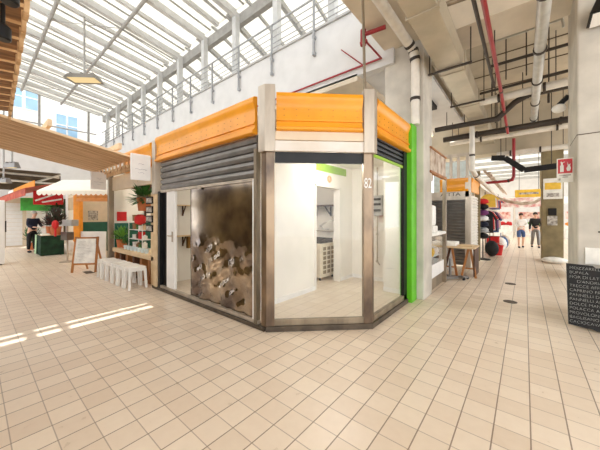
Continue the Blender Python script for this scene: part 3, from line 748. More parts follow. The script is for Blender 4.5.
# ------------------------------------------------------------------ stall with the white scalloped awning
s3 = thing('corner_stall','cream corner stall with orange lintel under a white scalloped awning','stall',(-11.6,3.2,0))
Bx, Cx = (-12.25,2.42), (-10.57,3.82)
u3 = Vector((Cx[0]-Bx[0],Cx[1]-Bx[1])).normalized(); n3 = Vector((u3.y,-u3.x))
def c3(t,n=0.0): q = Vector(Bx)+u3*t+n3*n; return (q.x,q.y)
L3 = 2.18
B(-14.0,-12.3,2.44,2.5,0.0,2.3).build('front_wall',M['beige_panel'],s3)
B(-13.8,-12.6,2.42,2.445,1.72,2.2).build('front_panel',mat('kraft_panel',(190,164,128),0.7),s3)
B(-14.0,-13.86,2.38,2.5,0,2.55).build('post',M['white_paint'],s3)
MB().prism([c3(-0.12,0.06),c3(0.1,0.06),c3(0.1,-0.1),c3(-0.12,-0.1)],0,2.6).build('post',M['orange_far'],s3,bev=0.006)
MB().prism([c3(L3-0.1,0.06),c3(L3+0.1,0.06),c3(L3+0.1,-0.1),c3(L3-0.1,-0.1)],0,2.6).build('post',M['alu_dark'],s3,bev=0.006)
MB().extrude([(-0.05,2.02),(0.08,2.02),(0.08,2.1),(0.05,2.14),(0.08,2.2),(0.06,2.35),(-0.05,2.38)],c3(0),c3(L3),(n3.x,n3.y)).build('lintel',mat('orange_lintel',(230,160,96),0.5),s3)
MB().extrude([(-0.04,0),(0.0,0),(0.0,0.95),(-0.04,0.95)],c3(0.1),c3(L3*0.45),(n3.x,n3.y)).build('counter_front',M['white_paint'],s3)
B(-14,-10.2,5.4,5.5,0,2.8).build('back_wall',M['beige_panel'],s3)
B(-14,-10.2,5.36,5.4,0,1.25).build('green_dado',M['teal'],s3)
B(-14.05,-13.95,2.5,5.5,0,2.8).build('end_wall',M['beige_panel'],s3)
B(-13.95,-13.91,2.5,5.4,0,1.25).build('green_dado',M['teal'],s3)
MB().prism([(-14,2.5),(-12.2,2.5),(-10.6,3.85),(-10.6,5.5),(-14,5.5)],2.62,2.68).build('ceiling_panel',M['cream_wall'],s3)
point('stall_light',(-11.5,4.2,2.5),28)
aw = thing('awning','white awning with scalloped front edge over the cream corner stall','awning',(-11.5,2.4,2.3))
def scallop(a, b, n, zt, ztop, back, nm_edges):
    a, b, bk = Vector(a), Vector(b), Vector(back); mb = MB(); d = (b-a); K = 10
    top = [a+bk+Vector((0,0,0)), b+bk]
    mb.slab([(a.x,a.y,zt),(b.x,b.y,zt),(b.x+bk.x,b.y+bk.y,ztop),(a.x+bk.x,a.y+bk.y,ztop)],(0,0,0.02))
    cloth = mb
    val = MB(); prev = []
    pts = []
    for i in range(n*K+1):
        t = i/(n*K); q = a+d*t; ph = (i % K)/K
        pts.append((q.x,q.y,zt-0.07-0.06*math.sin(PI*ph)))
    poly = [(a.x,a.y,zt+0.01)]+pts+[(b.x,b.y,zt+0.01)]
    nn = Vector((d.y,-d.x,0)).normalized()*0.012
    val.slab(poly,nn)
    return cloth, val
cl, va = scallop((-11.5,1.28,0),(-9.75,2.72,0),15,2.26,2.72,(-0.75,0.72,0),None)
cl.build('cloth',M['awning'],aw); va.build('valance',M['awning'],aw)
for a_,b_ in (((-11.5,1.3,2.25),(-12.2,1.98,2.4)),((-9.8,2.72,2.25),(-10.5,3.4,2.4))): MB().tube([a_,b_],0.02,6).build('arm',M['alu'],aw)
# contents of that stall
tag(B(-13.95,-13.92,3.08,3.42,1.32,1.72).build('poster',M['paper_grey'],bev=0.003),'grey printed poster on the corner stall end wall above green dado','poster')
tag(MB().obox((-10.9,3.75,1.45),(0.3,0.06,1.1)).build('notice_board',mat('ochre_board',(206,150,70),0.7),bev=0.01),'ochre upright board hanging beside the metal cafe post','board')
oc = thing('counter','orange wooden serving counter behind the menu easel','counter',(-10.3,3.3,0))
B(-10.9,-9.75,3.05,3.5,0,0.82).build('body',mat('orange_ply',(214,150,84),0.6),oc,bev=0.01)
B(-10.95,-9.7,3.0,3.55,0.82,0.87).build('top',mat('orange_ply_top',(232,180,120),0.5),oc,bev=0.006)
tag(MB().lathe((-10.1,3.2,0.87),[(0.14,0),(0.2,0.11),(0.18,0.11),(0.13,0.02)],16).build('bowl',M['orange_far'],smooth=True),'orange bowl on the serving counter','bowl')
cl_ = MB()
for (dx,dy,r_) in ((0,0,0.2),(0.22,0.05,0.17),(-0.2,0.04,0.15),(0.08,-0.1,0.14),(0.3,-0.05,0.1)): cl_.ball((-10.78+dx,3.25+dy,0.93),r_,10,(1,0.8,0.55))
tag(cl_.build('folded_cloth',mat('grey_linen',(150,146,148),0.9,var=0.2),smooth=True),'heap of grey cloths on the serving counter','cloth')
ds = thing('display_stand','chrome pole stand with grey boxes and red ribbon at stall corner','stand',(-11.5,2.0,0))
MB().lathe((-11.5,2.0,0),[(0.2,0),(0.2,0.02),(0.03,0.05)],16).build('base',M['alu'],ds)
MB().tube([(-11.5,2.0,0.03),(-11.5,2.0,1.3)],0.025,8).build('pole',M['alu'],ds)
MB().obox((-11.5,2.0,0.85),(0.28,0.22,0.26),(0,0,0.4)).build('lower_box',M['shutter'],ds,bev=0.01)
MB().obox((-11.35,2.05,1.28),(0.42,0.22,0.2),(0,0,0.4)).build('upper_box',M['grey_paint'],ds,bev=0.01)
MB().ball((-11.62,1.72,1.22),0.15,10,(1.0,0.6,1)).obox((-11.62,1.72,1.0),(0.14,0.04,0.3)).build('ribbon',M['red_soft'],ds,smooth=True)
tag(MB().ball((-11.95,2.15,0.42),0.26,12,(0.8,0.5,0.9)).ball((-11.95,2.15,0.68),0.1,8).build('white_sack',M['white_cloth'],smooth=True,origin=(-11.95,2.15,0.19)),'white sack standing by the chrome display stand','sack')
bpy.data.objects['white_sack'].location.z = 0.235

# ------------------------------------------------------------------ flower stall with red and green awnings
s4 = thing('flower_stall','far flower stall under rust red awnings and bright green sheet','stall',(-16,2.3,0))
MB().slab([(-14.1,1.25,2.5),(-19.0,0.85,2.35),(-19.0,2.5,2.85),(-14.1,2.5,2.85)],(0,0,0.03)).build('awning_cloth',M['rust_red'],s4)
MB().slab([(-14.1,1.25,2.53),(-19.0,0.85,2.38),(-19.0,0.85,2.1),(-14.1,1.25,2.25)],(0,0.02,0)).build('valance',M['rust_red'],s4)
MB().slab([(-14.2,1.5,2.62),(-17.8,1.22,2.5),(-17.8,1.22,2.72),(-14.2,1.5,2.84)],(0,0.03,0)).build('upper_board',M['orange_far'],s4)
MB().slab([(-17.9,1.2,2.48),(-18.9,1.12,2.44),(-18.9,1.12,2.66),(-17.9,1.2,2.7)],(0,0.03,0)).build('upper_board',M['paper'],s4)
B(-18.0,-17.95,1.45,2.5,1.75,2.35).build('green_sheet',M['tarp'],s4)
B(-14.9,-14.85,1.55,2.45,1.95,2.5).build('red_sheet',M['red_soft'],s4)
MB().bar((-14.84,1.6,2.1),(-14.84,2.2,2.4),0.01,0.06).bar((-14.84,1.8,2.05),(-14.84,2.4,2.2),0.01,0.06).build('white_marks',M['paper'],s4)
B(-18.6,-14.1,4.4,4.5,0,3).build('back_wall',M['brown_dark'],s4)
for x,y in ((-14.15,2.45),(-18.8,2.45),(-18.8,1.0)): MB().tube([(x,y,0),(x,y,2.4)],0.04,8).build('post',M['alu'],s4)
tb = thing('market_table','long market table hung with dark green cloth in the flower stall','table',(-14.2,2.0,0))
B(-14.9,-13.8,1.66,2.3,0.72,0.77).build('top',M['pale_wood'],tb)
mb = MB()
for i in range(12):
    x = -14.9+i*0.092; mb.slab([(x,1.63+0.02*(i % 2),0.02),(x+0.092,1.63+0.02*((i+1) % 2),0.02),(x+0.092,1.64,0.76),(x,1.64,0.76)],(0,0.015,0))
mb.box(-13.8,-13.78,1.64,2.3,0.02,0.76).build('cloth',M['green_cloth'],tb)
MB().slab([(-14.92,1.59,0.03),(-14.55,1.59,0.03),(-14.55,1.61,0.77),(-14.92,1.61,0.77)],(0,0.015,0)).build('pale_cloth',M['pale_green'],tb)
for x in (-14.8,-13.9):
    for y in (1.72,2.22): MB().bar((x,y,0),(x,y,0.72),0.05,0.05,(0,1,0)).build('leg',M['wood'],tb)
pot_plant('flower_bunch',(-14.6,2.05,0.77),'dark red flowers and leaves at left on the green table',0.35,0.5,mat('dark_leaves',(44,52,36),0.7,rgb2=(110,30,36),scale=8),160,21)
pot_plant('flower_bunch',(-14.05,2.1,0.77),'tall dark foliage bunch at right on the green table',0.36,0.75,mat('dark_leaves2',(40,56,36),0.7,rgb2=(70,40,36),scale=8),180,22)
pot_plant('hanging_plant',(-15.2,2.3,1.75),'dark hanging foliage under the flower stall awning',0.5,0.35,M['leaf'],180,23,True,False)
pot_plant('floor_plant',(-17.0,1.75,0.0),'tall green plant on the floor behind the man in dark jacket',0.34,0.9,M['leaf'],160,24)
tag(B(-14.3,-13.85,1.68,1.9,0.77,0.83).build('flat_box',M['paper'],bev=0.005),'white flat box at the right end of the green table','box')

# white shutters, left edge
w = thing('shuttered_stall','white panelled shutter closing the stall at the end of lane','shutter',(-19.2,1.2,0))
mb = MB()
for k in range(11): mb.box(-19.25,-19.2,0.5,1.62,0.05+k*0.19,0.05+k*0.19+0.18)
mb.build('panel',M['white_paint'],w,bev=0.006)
B(-19.26,-19.19,1.62,1.75,0,2.35).build('jamb',M['beige_panel'],w)
B(-19.3,-19.24,0.4,1.7,0,2.4).build('back_panel',M['beige_panel'],w)
w = thing('shuttered_stall','narrower white shutter behind the man in dark jacket','shutter',(-19.6,2.4,0))
mb = MB()
for k in range(11): mb.box(-19.65,-19.6,1.8,3.2,0.05+k*0.2,0.05+k*0.2+0.19)
mb.build('panel',M['white_paint'],w,bev=0.006); B(-19.7,-19.64,1.75,3.25,0,2.5).build('back_panel',M['beige_panel'],w)
fz = thing('upright_fridge','tall white cabinet cut by the left edge of the lane','fridge',(-12.6,0.35,0))
B(-12.9,-12.3,-0.1,0.66,0.03,1.98).build('body',M['white_paint'],fz,bev=0.015)
B(-12.5,-12.45,0.66,0.70,1.0,1.35).build('handle',M['black_soft'],fz)
B(-12.85,-12.35,-0.05,0.6,0,0.03).build('plinth',M['black_soft'],fz)

# high bay lamps
def high_bay(x, y, z, top, label, rot, wsize=1.0):
    o = thing('high_bay_lamp',label,'lamp',(x,y,z))
    R = Euler((0,0,rot)).to_matrix()
    def P(a,b,c): q = R @ Vector((a,b,0)); return (x+q.x,y+q.y,z+c)
    h = 0.5*wsize; d = 0.24*wsize
    MB().add([P(-h,-d,0),P(h,-d,0),P(h,d,0),P(-h,d,0),P(-h*0.85,-d*0.7,0.16),P(h*0.85,-d*0.7,0.16),P(h*0.85,d*0.7,0.16),P(-h*0.85,d*0.7,0.16),P(-h*.9,-d*.85,0.03),P(h*.9,-d*.85,0.03),P(h*.9,d*.85,0.03),P(-h*.9,d*.85,0.03)],
      [(0,1,5,4),(1,2,6,5),(2,3,7,6),(3,0,4,7),(4,5,6,7),(0,8,9,1),(1,9,10,2),(2,10,11,3),(3,11,8,0),(8,11,10,9)]).build('housing',M['shutter'],o)
    MB().obox((x,y,z+0.02),(h*1.7,d*1.5,0.012),(0,0,rot)).build('diffuser',emit_mat('bay_glow',(236,206,150),0.8) if 'bay_glow' not in bpy.data.materials else bpy.data.materials['bay_glow'],o)
    for a in (-0.5,0.0,0.5): MB().obox((P(a*h*1.4,0,0.18)),(0.04,d*1.3,0.06),(0,0,rot)).build('cooling_fin',M['shutter'],o)
    MB().tube([(x,y,z+0.16),(x,y,top)],0.03,8).build('stem',M['truss'],o)
    MB().tube([(x,y,top-0.1),(x,y+0.9,top-0.15)],0.02,6).build('stay',M['truss'],o)
high_bay(-11.3,2.4,6.0,8.13,'grey floodlight on a pole under the middle of glass roof',0.75,1.0)
high_bay(-14.0,0.92,3.2,8.3,'small grey hanging lamp left, above the slatted canopy shadow line',0.6,0.45)
high_bay(-16.5,0.85,2.85,8.3,'lowest small hanging lamp at the left edge near the shutters',0.6,0.5)
# ------------------------------------------------------------------ pipes and ducts of the right lane
def pipe(pts, r, m, label, name='pipe', clips=0, hang=()):
    o = MB().tube(pts,r,12).build(name,M[m],smooth=True); tag(o,label,name.split('_')[-1])
    for hx,hy,hz,zt in hang: MB().tube([(hx,hy,hz),(hx,hy,zt)],0.01,6).build('hanger_rod',M['pipe_dark'],o)
    for k in range(clips):
        t = (k+0.5)/clips*(len(pts)-1); i = min(int(t),len(pts)-2); f = t-i
        a, b = Vector(pts[i]), Vector(pts[i+1]); q = a.lerp(b,f); d = (b-a).normalized()*0.025
        MB().tube([q-d,q+d],r*1.22,12).build('clamp',M['pipe_dark'],o)
    return o
pipe([(-1.56,-1.0,4.5),(-1.56,4.85,4.5),(-1.52,4.98,4.42),(-1.50,5.02,4.25),(-1.50,5.02,3.12)],0.072,'pipe_white','fat white drain pipe bending down at the concrete pillar','drain_pipe',5)
du = thing('air_duct','long beige rectangular air duct under ceiling of the right lane','duct',(-1.0,6,4.1))
for k in range(8):
    y = -2.0+k*1.9
    B(-1.2,-0.83,y,y+1.87,4.10,4.42).build('section',M['duct'],du,bev=0.01)
    B(-1.22,-0.81,y+1.86,y+1.91,4.08,4.44).build('flange',M['duct'],du)
for y in (5.3,7.2,9.0,11.0): B(-1.36,-0.68,y,y+0.035,4.055,4.085).build('hanger',M['pipe_dark'],du)
for y in (5.3,7.2,9.0,11.0):
    for x in (-1.34,-0.70): MB().tube([(x,y+0.03,4.05),(x,y+0.03,4.7 if y < 6 else 5.4)],0.010,6).build('hanger_rod',M['pipe_dark'],du)
pipe([(-0.40,-1,4.2),(-0.40,7.1,4.2),(-0.40,8.6,4.1),(-0.36,9.3,3.75)],0.032,'pipe_red','straight red pipe running along the right lane ceiling','sprinkler_pipe',4,hang=((-0.4,3.2,4.2,5.4),(-0.4,5.7,4.2,4.67)))
pipe([(-0.5,-1,4.22),(-0.5,7.0,4.22)],0.025,'pipe_dark','thin dark conduit beside the red ceiling pipe','conduit')
pipe([(0.18,-1,4.1),(0.18,5.0,4.1),(0.18,10.2,4.1)],0.072,'pipe_grey','fat ribbed silver pipe hanging right of the red pipe','vent_pipe',8,hang=((0.18,3.0,4.15,5.4),(0.18,5.6,4.15,4.67),(0.18,7.4,4.15,5.4),(0.18,9.4,4.15,5.4)))
pipe([(-0.86,7.9,4.26),(1.5,7.75,4.26)],0.085,'pipe_white','white pipe crossing the lane nearest, from duct to broad pillar','pipe',3,hang=((-0.6,7.9,4.3,5.4),(0.5,7.83,4.3,5.4)))
pipe([(-0.86,7.7,4.4),(1.5,7.55,4.4)],0.03,'pipe_dark','thin black conduit lying just above the nearest crossing pipe','conduit')
pipe([(-0.75,11.6,3.62),(1.5,11.5,3.62)],0.08,'pipe_white','white pipe crossing the lane in front of khaki pillar','pipe',3,hang=((-0.5,11.6,3.65,5.4),(0.9,11.55,3.65,5.4)))
pipe([(-2.0,8.55,3.98),(-0.55,8.55,3.98),(-0.2,8.55,4.3),(0.05,8.55,4.42),(1.6,8.5,4.42)],0.07,'pipe_dark','black pipe with upward bend crossing the lane','pipe',2,hang=((-1.7,8.55,4.0,4.67),(0.3,8.55,4.45,5.4)))
pipe([(-2.0,9.6,3.92),(1.6,9.5,3.92)],0.085,'pipe_dark','thick straight black pipe behind the bent one','pipe',2,hang=((-1.75,9.6,4.0,4.67),(0.2,9.56,4.0,5.4)))
pipe([(-2.0,10.6,4.0),(1.6,10.5,4.0)],0.075,'pipe_white','middle white pipe crossing between the black pipes and khaki pillar','pipe',2,hang=((-1.75,10.6,4.0,4.67),(0.3,10.56,4.0,5.4)))
pipe([(-0.7,9.1,4.75),(0.3,9.1,4.75),(0.45,9.1,4.7),(0.45,9.1,4.3)],0.025,'pipe_dark','thin dark conduit loop high under ceiling left of broad pillar','conduit')
pipe([(-0.6,7.0,4.66),(1.2,7.0,4.66)],0.03,'pipe_dark','highest thin dark conduit crossing under the ceiling panels','conduit')
pipe([(-0.55,6.6,4.95),(0.5,6.6,4.95),(0.52,6.6,4.8)],0.02,'pipe_grey','pale thin conduit highest of all beside the broad pillar','conduit')
# black cable tray stepping down
tr = thing('cable_tray','black cable tray stepping down in front of the khaki pillar','tray',(0,11,3.1))
for a,b in (((-0.85,10.9,3.40),(-0.5,10.9,3.36)),((-0.5,10.9,3.36),(-0.02,10.9,2.92)),((-0.02,10.9,2.92),(1.3,10.8,2.98))): MB().bar(a,b,0.16,0.1,(0,1,0)).build('section',M['black_soft'],tr)
for x in (-0.6,0.6): MB().tube([(x,10.9,3.38 if x < 0 else 2.96),(x,10.9,5.4)],0.012,6).build('hanger_rod',M['pipe_dark'],tr)
pipe([(-1.05,11.15,2.62),(-0.45,11.15,2.64),(-0.32,11.15,2.67),(-0.28,11.15,2.78),(-0.28,11.15,3.4),(-0.28,11.15,4.0)],0.045,'pipe_red','dark red pipe elbow hanging at end of the air duct','pipe',2)
pipe([(-1.15,9.0,4.03),(-1.15,9.0,2.8),(-1.1,9.35,2.68),(-0.98,13.5,2.42),(-0.95,17.5,2.4)],0.06,'pipe_white','white downpipe turning along the top of the stalls','pipe',3)
for k,(dx,lab) in enumerate(((0.10,'upper pinkish pipe along the tops of the clothes stalls'),(0.22,'lower pinkish pipe along the tops of the clothes stalls'))):
    pipe([(-1.1+dx,10.5,2.95-k*0.08),(-0.95+dx,17.5,2.7-k*0.08)],0.04,'poster',lab)
# thin hanger rods that drop from the coffers
k = 0
for x,y,z0,lab in ((-0.30,7.0,4.3,'thin rod left of the red pipe'),(0.02,6.8,4.2,'thin rod between red and silver pipes'),(0.38,7.6,4.3,'thin rod right of the silver pipe'),(-0.62,9.0,4.0,'thin rod beside the duct above the bent black pipe'),(-0.05,9.55,4.0,'thin rod over the thick black pipe'),(0.42,8.5,4.45,'thin rod over the bent black pipe near the broad pillar'),(-0.7,10.6,4.0,'thin rod on the middle white pipe by the duct')):
    tag(MB().tube([(x,y,z0),(x,y,5.4)],0.012,6).build('hanger_rod',M['pipe_dark'],smooth=True),lab+' under ceiling','rod'); k += 1
# round steel conduit crossing under the near beam + red pipes
pipe([(-2.12,4.25,4.58),(-1.75,4.3,4.58)],0.035,'pipe_red','short red pipe under the edge beam near the glass roof','sprinkler_pipe')
pipe([(-1.42,4.33,4.58),(0.6,4.62,4.58)],0.035,'alu_dark','grey conduit continuing from the short red pipe past the duct','conduit',2)
pipe([(-8.0,5.0,4.5),(-2.12,5.0,4.52),(-2.12,4.25,4.52)],0.017,'pipe_red','thin red pipe along bottom of the white parapet','sprinkler_pipe')
pipe([(-3.0,4.995,5.02),(-2.5,4.995,4.52)],0.012,'pipe_red','slanting thin red branch pipe on the white parapet','sprinkler_pipe')
tag(MB().tube([(-2.12,4.25,4.40),(-2.12,4.25,4.66)],0.05,10).tube([(-2.17,4.25,4.45),(-2.05,4.25,4.45)],0.03,8).build('red_valve',M['pipe_red'],smooth=True),'red valve at the corner of the edge beam','valve')
# blower box left of the duct
bl = thing('fan_heater','black box fan heater hung left of the air duct','heater',(-2.1,7.6,4.35))
B(-2.4,-1.8,7.3,7.9,4.33,4.6).build('body',M['black_soft'],bl,bev=0.01)
for x in (-2.0,-1.85): MB().tube([(x,7.6,4.6),(x,7.6,4.67)],0.012,6).build('rod',M['pipe_dark'],bl)
for k in range(5): B(-2.35,-1.85,7.29,7.30,4.36+k*0.045,4.38+k*0.045).build('louvre',M['shutter'],bl)
fl_ = thing('tube_light','white tube light fitting slanting behind the fan heater','lamp',(-2.3,9.0,4.1))
MB().bar((-2.15,8.1,4.2),(-2.4,9.8,4.2),0.12,0.07).build('body',M['white_paint'],fl_,bev=0.006)
MB().tube([(-2.15,8.1,4.15),(-2.4,9.8,4.15)],0.025,8).build('tube',M['lamp'],fl_)
for x,y in ((-2.19,8.3),(-2.37,9.6)): MB().tube([(x,y,4.22),(x,y,5.4)],0.01,6).build('rod',M['pipe_dark'],fl_)
# lamps on the broad pillar
l1 = thing('pillar_lamp','black floodlight with white reflector on broad pillar at upper right','lamp',(0.85,5.1,4.1))
MB().add([(0.62,5.2,3.98),(1.05,5.2,3.98),(1.05,4.9,4.02),(0.62,4.9,4.02),(0.70,5.2,4.26),(0.98,5.2,4.26),(0.98,5.06,4.26),(0.70,5.06,4.26)],[(0,1,2,3),(4,7,6,5),(0,4,5,1),(1,5,6,2),(2,6,7,3),(3,7,4,0)]).build('housing',M['black'],l1,bev=0.01)
MB().add([(0.65,5.18,3.965),(1.02,5.18,3.965),(1.02,4.92,4.005),(0.65,4.92,4.005)],[(0,1,2,3)]).build('reflector',M['white_paint'],l1)
B(0.8,0.92,5.1,5.25,4.1,4.22).build('bracket',M['black'],l1)
l2 = thing('pillar_lamp','small white bulkhead lamp on the far edge of the broad pillar','lamp',(0.5,6.2,3.3))
MB().ball((0.43,6.2,3.28),0.09,14,(1,1,0.8)).build('globe',M['white_plastic'],l2,smooth=True)
MB().tube([(0.43,6.2,3.33),(0.545,6.18,3.45)],0.04,10).build('arm',M['black'],l2)
# fire equipment sign
fs_ = thing('fire_sign','red and white fire equipment sign projecting from the broad pillar','sign',(0.45,5.5,1.98))
B(0.36,0.535,5.49,5.51,1.99,2.34).build('plate',M['paper'],fs_,bev=0.003)
B(0.372,0.523,5.484,5.49,2.12,2.325).build('red_field',M['red'],fs_)
MB().box(0.394,0.432,5.478,5.484,2.14,2.235).box(0.403,0.423,5.478,5.484,2.235,2.27).bar((0.41,5.481,2.27),(0.445,5.481,2.285),0.012,0.006).box(0.40,0.412,5.478,5.484,2.27,2.29).build('extinguisher_symbol',M['paper'],fs_)
MB().add([(0.468,5.481,2.15),(0.498,5.481,2.15),(0.508,5.481,2.19),(0.498,5.481,2.22),(0.503,5.481,2.26),(0.484,5.481,2.235),(0.470,5.481,2.28),(0.474,5.481,2.22),(0.460,5.481,2.19)],[tuple(range(9))]).build('flame_symbol',M['paper'],fs_)
MB().box(0.385,0.51,5.485,5.49,2.085,2.098).box(0.42,0.48,5.485,5.49,2.06,2.07).box(0.378,0.40,5.485,5.49,2.02,2.05).build('small_print',M['paper_grey'],fs_)

# blackboard leaning on the broad pillar
bb = thing('blackboard','large blackboard of chalked cheese names against the broad pillar','blackboard',(0.85,5.15,0))
pts = [(0.43,0.86),(0.68,0.85),(0.71,0.82),(0.78,0.83),(0.8,0.86),(1.32,0.86),(1.32,0.03),(1.1,0.0),(0.95,0.02),(0.72,0.015),(0.68,0.03),(0.45,0.05)]
MB().slab([(x,5.13+0.03*(z-0.4),z) for x,z in pts],(0,0.02,0)).build('panel',M['board'],bb)
lines = ['MOZZARELLA DI','BUFALA','FIOR DI LATTE','     D\'ANDRIA','TRECCE AFFUMICATE','CAPRINO FRESCO','PANNELLI DOLCI','PANNELLI AFFUM','DOLCE MANDRIA','POLACCA AFFUM','PROVOLONE DOLCE','BAGLISANO','CACIOCAVALLO']
for i,s in enumerate(lines):
    z = 0.805-i*0.059
    text_mesh('chalk_line',s,0.053,M['chalk'],bb,face_mtx((0.46,5.126+0.03*(z-0.4),z),(0,-1,0)),0.001,'LEFT',0.95,1.0,-0.0016)
# notch sticker
tag(MB().tube([(0.76,5.128,0.86),(0.76,5.150,0.86)],0.02,10).build('hook',M['alu'],smooth=True),'small metal hook at the notch of the blackboard top','hook')
# worn block behind blackboard, wall crack
tag(B(0.62,0.95,5.235,5.25,0.86,1.08).build('torn_notice',M['paper'],bev=0.003),'torn pale paper stuck on the broad pillar above the blackboard','notice')
# floor fittings
for x,y,lab in ((-0.2,6.0,'small dark round floor cover in the right lane'),(-0.25,7.6,'smaller round floor cover farther along the right lane')):
    tag(MB().lathe((x,y,0.0),[(0.10,0.001),(0.10,0.006),(0.02,0.008)],18).build('floor_cover',M['sill']),lab,'cover')
tag(B(-9.15,-8.75,1.9,2.08,0.001,0.006).build('floor_drain',M['sill']),'small dark drain grate in the left lane floor near the easel','drain')

struct(B(0.543,1.75,5.246,6.0,2.595,2.607),'pillar_joint',M['sill'],None)
struct(MB().obox((0.84,5.249,1.285),(0.2,0.012,0.022),(0,0.06,0)),'pillar_crack',M['sill'],None)
# ------------------------------------------------------------------ left side of the right lane
dl = thing('deli_stall','white deli stall with glass counter just behind the concrete pillar','stall',(-1.7,6.2,0))
B(-2.05,-1.45,5.7,6.9,0.0,0.25).build('plinth',M['alu_dark'],dl)
B(-2.05,-1.42,5.7,6.9,0.25,0.52).build('base',M['white_paint'],dl,bev=0.01)
MB().prism([(-1.44,5.72),(-1.42,5.72),(-1.42,6.9),(-1.44,6.9)],0.52,1.1).build('glass_front',M['glass'],dl)
B(-2.02,-1.5,5.75,6.85,0.62,0.64).build('shelf',M['fish_blue'],dl)
B(-2.05,-1.38,5.7,6.92,1.1,1.16).build('top',M['white_plastic'],dl,bev=0.01)
B(-2.08,-2.04,5.7,6.9,0.0,3.2).build('back_wall',M['fish_blue'],dl)
MB().box(-2.02,-1.42,5.75,5.8,1.16,2.35).build('side_screen',M['glass'],dl)
B(-1.42,-1.37,5.5,6.78,2.36,2.78).build('sign_board',M['poster'],dl,bev=0.004)
MB().box(-1.43,-1.35,5.48,6.8,2.32,2.36).box(-1.43,-1.35,5.48,6.8,2.78,2.81).build('sign_frame',M['wood'],dl)
B(-1.45,-1.38,6.84,6.92,0,2.4).build('post',M['alu_dark'],dl)
for k in range(3): MB().lathe((-1.6,5.9+k*0.35,0.64),[(0.1,0),(0.13,0.08),(0.12,0.16),(0.02,0.2)],12).build('cheese',M[['awning','yellow','white_cloth'][k]],dl,smooth=True)
sc = thing('slicer','tall white machine standing on the deli counter','machine',(-1.55,6.05,1.16))
B(-1.75,-1.4,5.86,6.2,1.16,1.3).build('base',M['white_plastic'],sc,bev=0.02)
B(-1.72,-1.42,5.9,6.16,1.3,1.72).build('body',M['white_plastic'],sc,bev=0.04)
point('deli_light',(-1.75,6.4,2.6),16,(0.95,0.98,1))
# shutter stall with orange fascia
so = thing('shutter_stall','closed grey shutter stall with orange fascia beyond the trestle table','stall',(-1.7,9.6,0))
prof = []; z = 0.05
while z < 1.98:
    prof += [(-0.012,z),(0.012,z+0.015),(0.02,z+0.055),(-0.012,z+0.085)]; z += 0.09
prof += [(-0.03,z),(-0.03,0.05)]
MB().extrude(prof,(-2.35,9.2),(-1.33,9.2),(0,-1)).build('roller_shutter',M['shutter'],so)
B(-2.5,-1.24,9.14,9.26,1.98,2.06).build('bottom_strip',M['alu'],so)
sb_ = B(-2.4,-1.24,9.12,9.26,2.06,2.22).build('name_board',M['alu'],so)
text_mesh('name_letters','A/TTA',0.15,M['black_soft'],so,face_mtx((-1.72,9.117,2.14),(0,-1,0)),0.002,'CENTER',1.25)
MB().extrude([(0,2.22),(0.06,2.22),(0.08,2.26),(0.05,2.3),(0.05,2.46),(0.09,2.54),(0.08,2.60),(0,2.62)],(-2.0,9.18),(-1.26,9.18),(0,-1)).build('fascia',M['orange'],so,smooth=True)
MB().extrude([(0,2.22),(0.06,2.22),(0.05,2.46),(0.09,2.54),(0.08,2.60),(0,2.62)],(-1.24,9.26),(-1.24,10.9),(1,0)).build('fascia',M['orange'],so,smooth=True)
B(-1.34,-1.20,9.12,9.26,0,2.66).build('corner_post',M['alu'],so,bev=0.005)
prof = []; z = 0.05
while z < 2.1:
    prof += [(-0.012,z),(0.012,z+0.015),(0.012,z+0.055),(-0.012,z+0.085)]; z += 0.09
prof += [(-0.03,z),(-0.03,0.05)]
MB().extrude(prof,(-1.22,9.3),(-1.22,10.8),(1,0)).build('side_shutter',M['pipe_white'],so)
B(-1.3,-1.16,10.8,10.95,0,3.0).build('back_post',M['khaki'],so)
for x in (-2.3,-1.95,-1.75,-1.55,-1.32): B(x-0.035,x+0.035,9.35,9.42,2.62,3.3).build('top_bar',M['alu'],so)
B(-2.4,-1.25,9.34,9.43,3.3,3.38).build('top_rail',M['alu'],so)
B(-2.6,-1.35,10.9,11.0,0,3.4).build('back_wall',M['fish_blue'],so)
# trestle table
tt = thing('trestle_table','folding trestle table with white top in front of grey shutter','table',(-1.25,8.0,0))
B(-2.0,-0.92,7.65,8.5,0.70,0.735).build('top',M['pale_wood'],tt,bev=0.004)
for x,mm in ((-1.45,'dark_wood'),(-1.05,'wood')):
    MB().bar((x-0.16,7.72,0),(x-0.02,7.8,0.7),0.05,0.035,(0,1,0)).build('leg',M[mm],tt)
    MB().bar((x+0.14,7.72,0),(x+0.02,7.8,0.7),0.05,0.035,(0,1,0)).build('leg',M['wood'],tt)
    MB().bar((x-0.11,7.74,0.22),(x+0.11,7.74,0.22),0.03,0.04,(0,1,0)).build('cross_rail',M['wood'],tt)
B(-0.96,-0.93,7.7,8.45,0.03,0.70).build('end_panel',M['dark_wood'],tt)
tag(B(-1.75,-1.42,7.85,7.9,0.1,0.68).build('spare_board',M['white_paint'],bev=0.005),'white board standing under the trestle table','board')
tag(B(-1.9,-1.35,7.8,8.3,0.735,0.83).build('flat_carton',M['paper'],bev=0.01),'white flat carton on the trestle table','box')
tag(B(-1.3,-1.0,7.85,8.2,0.735,0.77).build('tray',M['pale_wood'],bev=0.01),'shallow tan tray at right on the trestle table','tray')
tag(MB().ball((-1.75,8.05,0.89),0.1,10,(1.3,1,0.6)).build('paper_bag',M['poster'],smooth=True),'crumpled tan bag lying on the white carton','bag')
tf = thing('trolley_foot','dark grey steel base frame on floor under the deli counter end','trolley',(-1.35,7.2,0))
for a,b in (((-1.55,6.95,0.06),(-1.05,7.5,0.06)),((-1.6,7.35,0.06),(-1.1,7.3,0.06))): MB().bar(a,b,0.07,0.05).build('bar',M['shutter'],tf)
